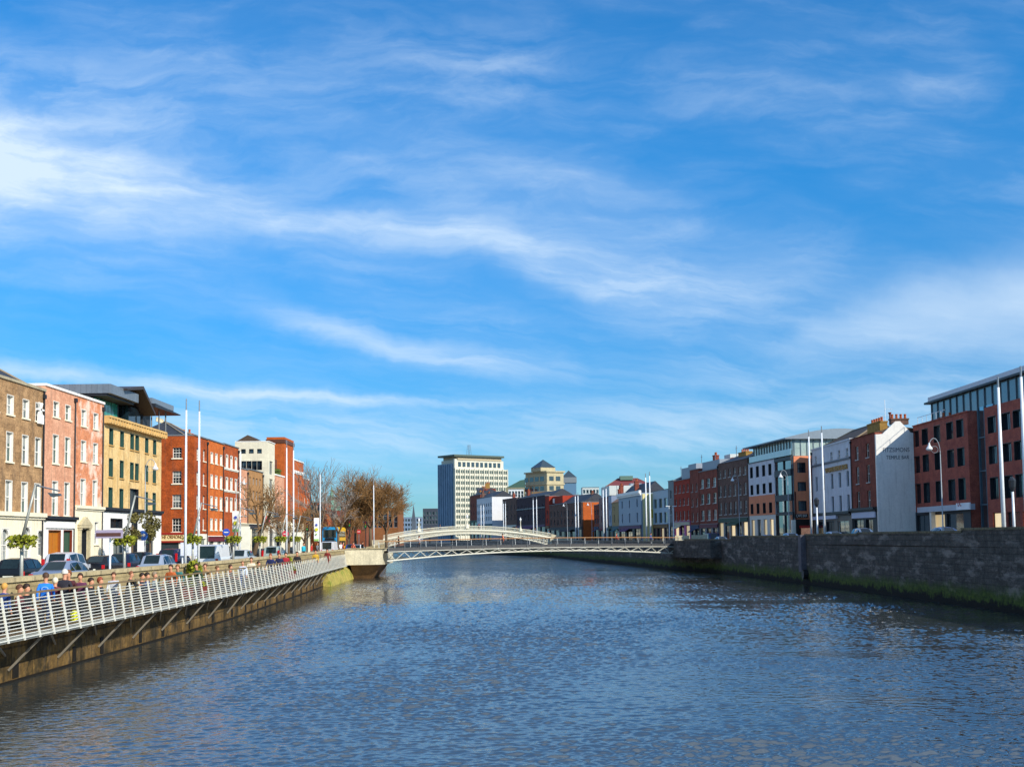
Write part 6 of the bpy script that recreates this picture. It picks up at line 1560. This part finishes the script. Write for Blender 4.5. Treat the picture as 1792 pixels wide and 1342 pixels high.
PL += [(345,988,'walk','person in dark green walking right of the tall shrub','#2a4434','#22222c','#3a2418',0),(360,988,'walk','person in tan coat walking right of the tall shrub','#a5825a','#2b2b33','#5a3a28',1),(500,967,'walk','person in crimson walking behind the navy coats','#9a2030','#22222c','#2a1c14',1),(552,958,'walk','person in mustard near the end of the boardwalk','#c09a30','#22222c','#3a2418',0),(142,1006,'walk','person in a plum jacket walking behind the yellow bag','#5a2a48','#22222c','#3a2418',1),(200,1004,'walk','person in a pale grey hoodie between the seated pairs','#b9bcc4','#2c3a5c','#5a3a28',0),(300,990,'walk','person in rust orange walking before the tall shrub','#b05a2a','#22222c','#3a2418',0),(312,990,'walk','person in teal walking before the tall shrub','#2a6a6a','#2b2b33','#8a5a30',1),(440,977,'walk','person in cream walking left of the dark green top','#d8cdb4','#3a3a44','#5a3a28',0),(520,964,'walk','person in black walking past the rounded shrub','#1c1c22','#22222c','#3a2418',0),(540,960,'walk','person in light blue past the rounded shrub','#8ab0d8','#22222c','#6a4a30',1)]
rg = random.Random(4)
for px,py,kd,lb,top,legs,hr,lg in PL:
    off = .34 if kd == 'sit' else .72
    d = solve(px, LB, off); x = xat(px,d); need = zat(px,py,d)-BZ
    nat = 1.38 if kd == 'sit' else (1.74 if kd != 'lean' else 1.72); sc = max(.95,min(1.17,need/nat))
    rz = math.pi/2 if kd == 'sit' else (rg.uniform(-.3,.3) + (math.pi if 'blue jacket' in lb or 'coat' in lb and kd == 'walk' and px < 200 and rg.random() < .6 else 0))
    if kd == 'lean': rz = math.pi/2
    o = person(lb,kd,x,d,BZ,rz,top,legs,hr,sc,lg)
    if 'ring print' in lb:
        o.rotation_euler.z = math.pi+.25
        mb = MB(); mb.tube([(.10*math.cos(q),0,.08*math.sin(q)) for q in [6.283*i/16 for i in range(17)]],.012,4); mb.build('back_print',P('print_pale','#9cc4ee'),o,(0,.135,1.27))
tag(MB().build('x',m_black) if False else (lambda b: (b.lathe([(.05,0),(.2,.03),(.22,.25),(.12,.42),(.03,.44)],(0,0,0),10), b.build('bag',P('bag_yellow','#d8e02a',.6),None,(-17.4,47.2,BZ)))[1])(MB()),'bright yellow green bag standing behind the railing','bag')
# benches along the parapet
def bench():
    t = thing('bench','x','bench'); mb = MB(); mb.box(-.24,.24,-1.1,1.1,.40,.46); mb.build('seat',m_deck,t)
    for yy in (-.9,.9):
        mb = MB(); mb.box(-.2,.2,yy-.05,yy+.05,0,.399); mb.build('leg',m_tele,t)
    return t
bn = bench()
for i,(y,w) in enumerate(((42.6,'under the two at the far left'),(50.8,'under the person in black'),(59,'under the row of three'),(73.5,'under the brown top'),(80,'under the rust coat'),(88,'under the dark green top'))):
    o = bn if i == 0 else copy_tree(bn); o.location = (interp(LB,y)+.34,y,BZ); tag(o,'timber bench against the parapet '+w,'bench','benches along the boardwalk')
for i,(px,d,lb,top,kd) in enumerate(((378,88,'person in blue standing at the kerb right of the mast','#31509a','stand'),(386,88.5,'person in black standing in the kerb group','#1c1c22','stand'),(392,89.4,'person in dark red at the right of the kerb group','#5c2222','walk'),
    (86,92,'person in navy passing the orange door','#2a2a44','walk'),(96,93,'person with brown hair right of the navy one at the orange door','#4a2a1c','walk'),(531,128,'person in turquoise by the striped panel','#2ab0c8','stand'),(545,132,'person in red near the banner','#c03028','stand'),(596,158,'person in white between the bus and the landing','#e0e0e0','walk'),(618,158,'person in salmon by the landing block','#d06a50','walk'),(634,160,'person in black at the foot of the landing masts','#1c1c22','stand'),(600,150,'person in red crossing near the landing','#b02a24','walk'),(555,140,'person in grey coat below the banner','#6a6e74','walk'))):
    person(lb,kd,xat(px,d,960),d,ZL+.1,rg.uniform(-1,1)+1.5,top,'#24242c','#3a2418',1.0,i%2,'people on the left quay')
def on_deck(px, q_lb, top, d0=0.3, kd='walk'):
    for i in range(400):
        q = i/400; p = bp(q,d0,0)
        if xat(px,p[1],935) <= p[0]: break
    person(q_lb,kd,p[0],p[1],zdk(q)+.01,math.pi/2 if i % 2 else -math.pi/2,top,'#24242c','#3a2418',1.0,0,'people on the bridges')
on_deck(1078,'person in red crossing the low footbridge','#c82a2a'); on_deck(1138,'person in blue and white near the right end of the footbridge','#3a6ac8'); on_deck(880,'person in bright orange crossing the low footbridge','#f05a1a')
on_deck(697,'person in black at the left end of the footbridge','#1c1c22'); on_deck(733,'person in white on the low footbridge','#d8d8dc')
for i,(px,top,lb) in enumerate(((936,'#3a2a4a','person in purple coming down the iron bridge'),(838,'#b03a3a','person in red on the crown of the iron bridge'),(903,'#c05a4a','person in salmon on the iron bridge'),(770,'#2a3a5a','person in navy on the rising part of the iron bridge'),(960,'#7ab0d0','person in pale blue at the iron bridge steps'))):
    x = xat(px,YH,930); q = (x-XA)/(XB-XA)*2-1
    person(lb,'walk',x,YH,(zde(q)+.06) if x < XB else 4.6,math.pi/2,top,'#24242c','#3a2418',1.0,i%2,'people on the bridges')

# shop fascias on the left quay
for o in list(COL.objects):
    if o.parent is None and o.get('category') in ('house','pub') and o.location.x < -30 and o.location.y < 70:
        g_ = [c for c in o.children if c.name.startswith('ground_storey')]
        if not g_ or 'w' not in o or any(k in o['label'] for k in ('brown brick townhouse','orange door','pedimented','corner house')): continue
        vs_ = g_[0].data.vertices; xa_, xb_ = min(v.co.x for v in vs_), max(v.co.x for v in vs_); zt_ = max(v.co.z for v in vs_)
        fascia(o, xa_+.15, xb_-.15, zt_-.62, .45)

# ------------------------------------------------------------------ roofscape, pipes and small street signs
def roofscape():
    rg = random.Random(77)
    for o in list(COL.objects):
        if o.parent is not None or 'w' not in o: continue
        L = o['w']; near = o.location.y
        w = [c for c in o.children if c.name.startswith('wall')][0]; zt = max(v.co.z for v in w.data.vertices); x0 = min(v.co.x for v in w.data.vertices); x1 = max(v.co.x for v in w.data.vertices); dp = max(v.co.y for v in w.data.vertices)
        far = o.location.x > -20 and near > 175
        has = {c.name.split('.')[0] for c in o.children}
        if far and o['category'] in ('house','warehouse','pub') and x1-x0 > 2:
            if 'roof' not in has and 'roof_storey' not in has and 'dormer' not in has and rg.random() < .75:
                gable_roof(o, x0+.05, x1-.05, .5, min(dp-.5,8), zt+.02, rg.uniform(1.0,2.4), rg.choice([m_slate,m_slateb,m_slate]))
            if 'chimney' not in has:
                for k in range(rg.choice((1,1,2))): chimney(o, rg.uniform(x0+.8,x1-.8), rg.uniform(1.5,5), zt+.1, rg.uniform(.8,1.6), .8, rg.uniform(1.2,2.6), rg.choice((2,3,4)), rg.choice([m_chim,m_brbk,m_dkbk]))
            if rg.random() < .6:
                a = rg.uniform(x0,x1-1.5); mb = MB(); mb.box(a,min(x1,a+rg.uniform(1.5,4)),6.2,9,zt-.1,zt+rg.uniform(1.6,3.6)); mb.build('rear_storey',rg.choice([P('pale_white','#d5d8d6'),P('pale_box','#c4cbc8'),m_brbk,M('tan_flat','#a3693e',.9),P('dormer_grey','#8d97a3')]),o)
            if rg.random() < .5:
                a = rg.uniform(x0+.3,x1-.3); mb = MB(); h = rg.uniform(1.5,3); mb.tube([(a,2,zt),(a,2,zt+h)],.05,4); mb.tube([(a-.6,2,zt+h*.85),(a+.6,2,zt+h*.85)],.03,4); mb.build('aerial',m_tele,o)
        if o['category'] in ('house','pub','hotel') and near < 200 and x1-x0 > 3:      # rain pipe at the party wall
            a = x1-.3 if o.location.x < 0 else x0+.3; mb = MB(); mb.tube([(a,-.1,.2),(a,-.1,zt-.3)],.055,5); mb.box(a-.14,a+.14,-.2,-.01,zt-.55,zt-.25); mb.build('rain_pipe',m_dark,o)
roofscape()
t = thing('window_ornament','white star shaped ornament in the top window of the brown house','ornament',(-32.9,66+FL.x(65),ZLf+FL.z(64.5,716)))
mb = MB()
for k in range(6): 
    a = k*math.pi/3; mb.beam((0,0,0),(.0,.55*math.cos(a),.55*math.sin(a)),.16,.12)
mb.box(-.05,.12,-.4,.4,-1.0,-.35); mb.build('star',m_ceil,t)
def sign_post(label, px, py, d, col, r=.3, z=ZL+.1):
    x = xat(px,d); h = zat(px,py,d)-z; t = thing('road_sign',label,'sign',(x,d,z)); mb = MB(); mb.tube([(0,.06,0),(0,.06,h+.2)],.04,6); mb.build('post',m_tele,t)
    mb = MB(); mb.tube([(0,-.02,h),(0,.02,h)],r,14); mb.build('disc',P('disc_'+col[1:],col,.4),t); mb = MB(); mb.box(-r*.6,r*.6,-.035,-.021,h-r*.14,h+r*.14); mb.build('bar',m_white,t)
sign_post('small red round sign before the striped panel',499.5,934,110,'#d0304a'); sign_post('small blue round sign near the white banner',396,931,100,'#2a55c0'); sign_post('small red round sign left of the landing block',628,930,165,'#c02a2a')
def signal(label, px, py, d, z=ZL+.1):
    x = xat(px,d); h = zat(px,py,d)-z; t = thing('traffic_light',label,'traffic light',(x,d,z)); mb = MB(); mb.tube([(0,0,0),(0,0,h)],.06,6); mb.build('post',m_dark,t)
    mb = MB(); mb.box(-.16,.16,-.2,.05,h-.1,h+.85); b = mb.build('signal_head',m_black,t)
    for k,c in enumerate(('#3aa04a','#8a6a1a','#7a1a1a')):
        mb = MB(); mb.tube([(0,-.24,h+.08+k*.28),(0,-.2,h+.08+k*.28)],.1,10); mb.build('lens',P('lens_'+c[1:],c,.3),b)
signal('black traffic light right of the white striped panel',538,927,140); signal('black traffic light left of the landing masts',640,922,172); signal('black traffic light beyond the bus',612,920,185)
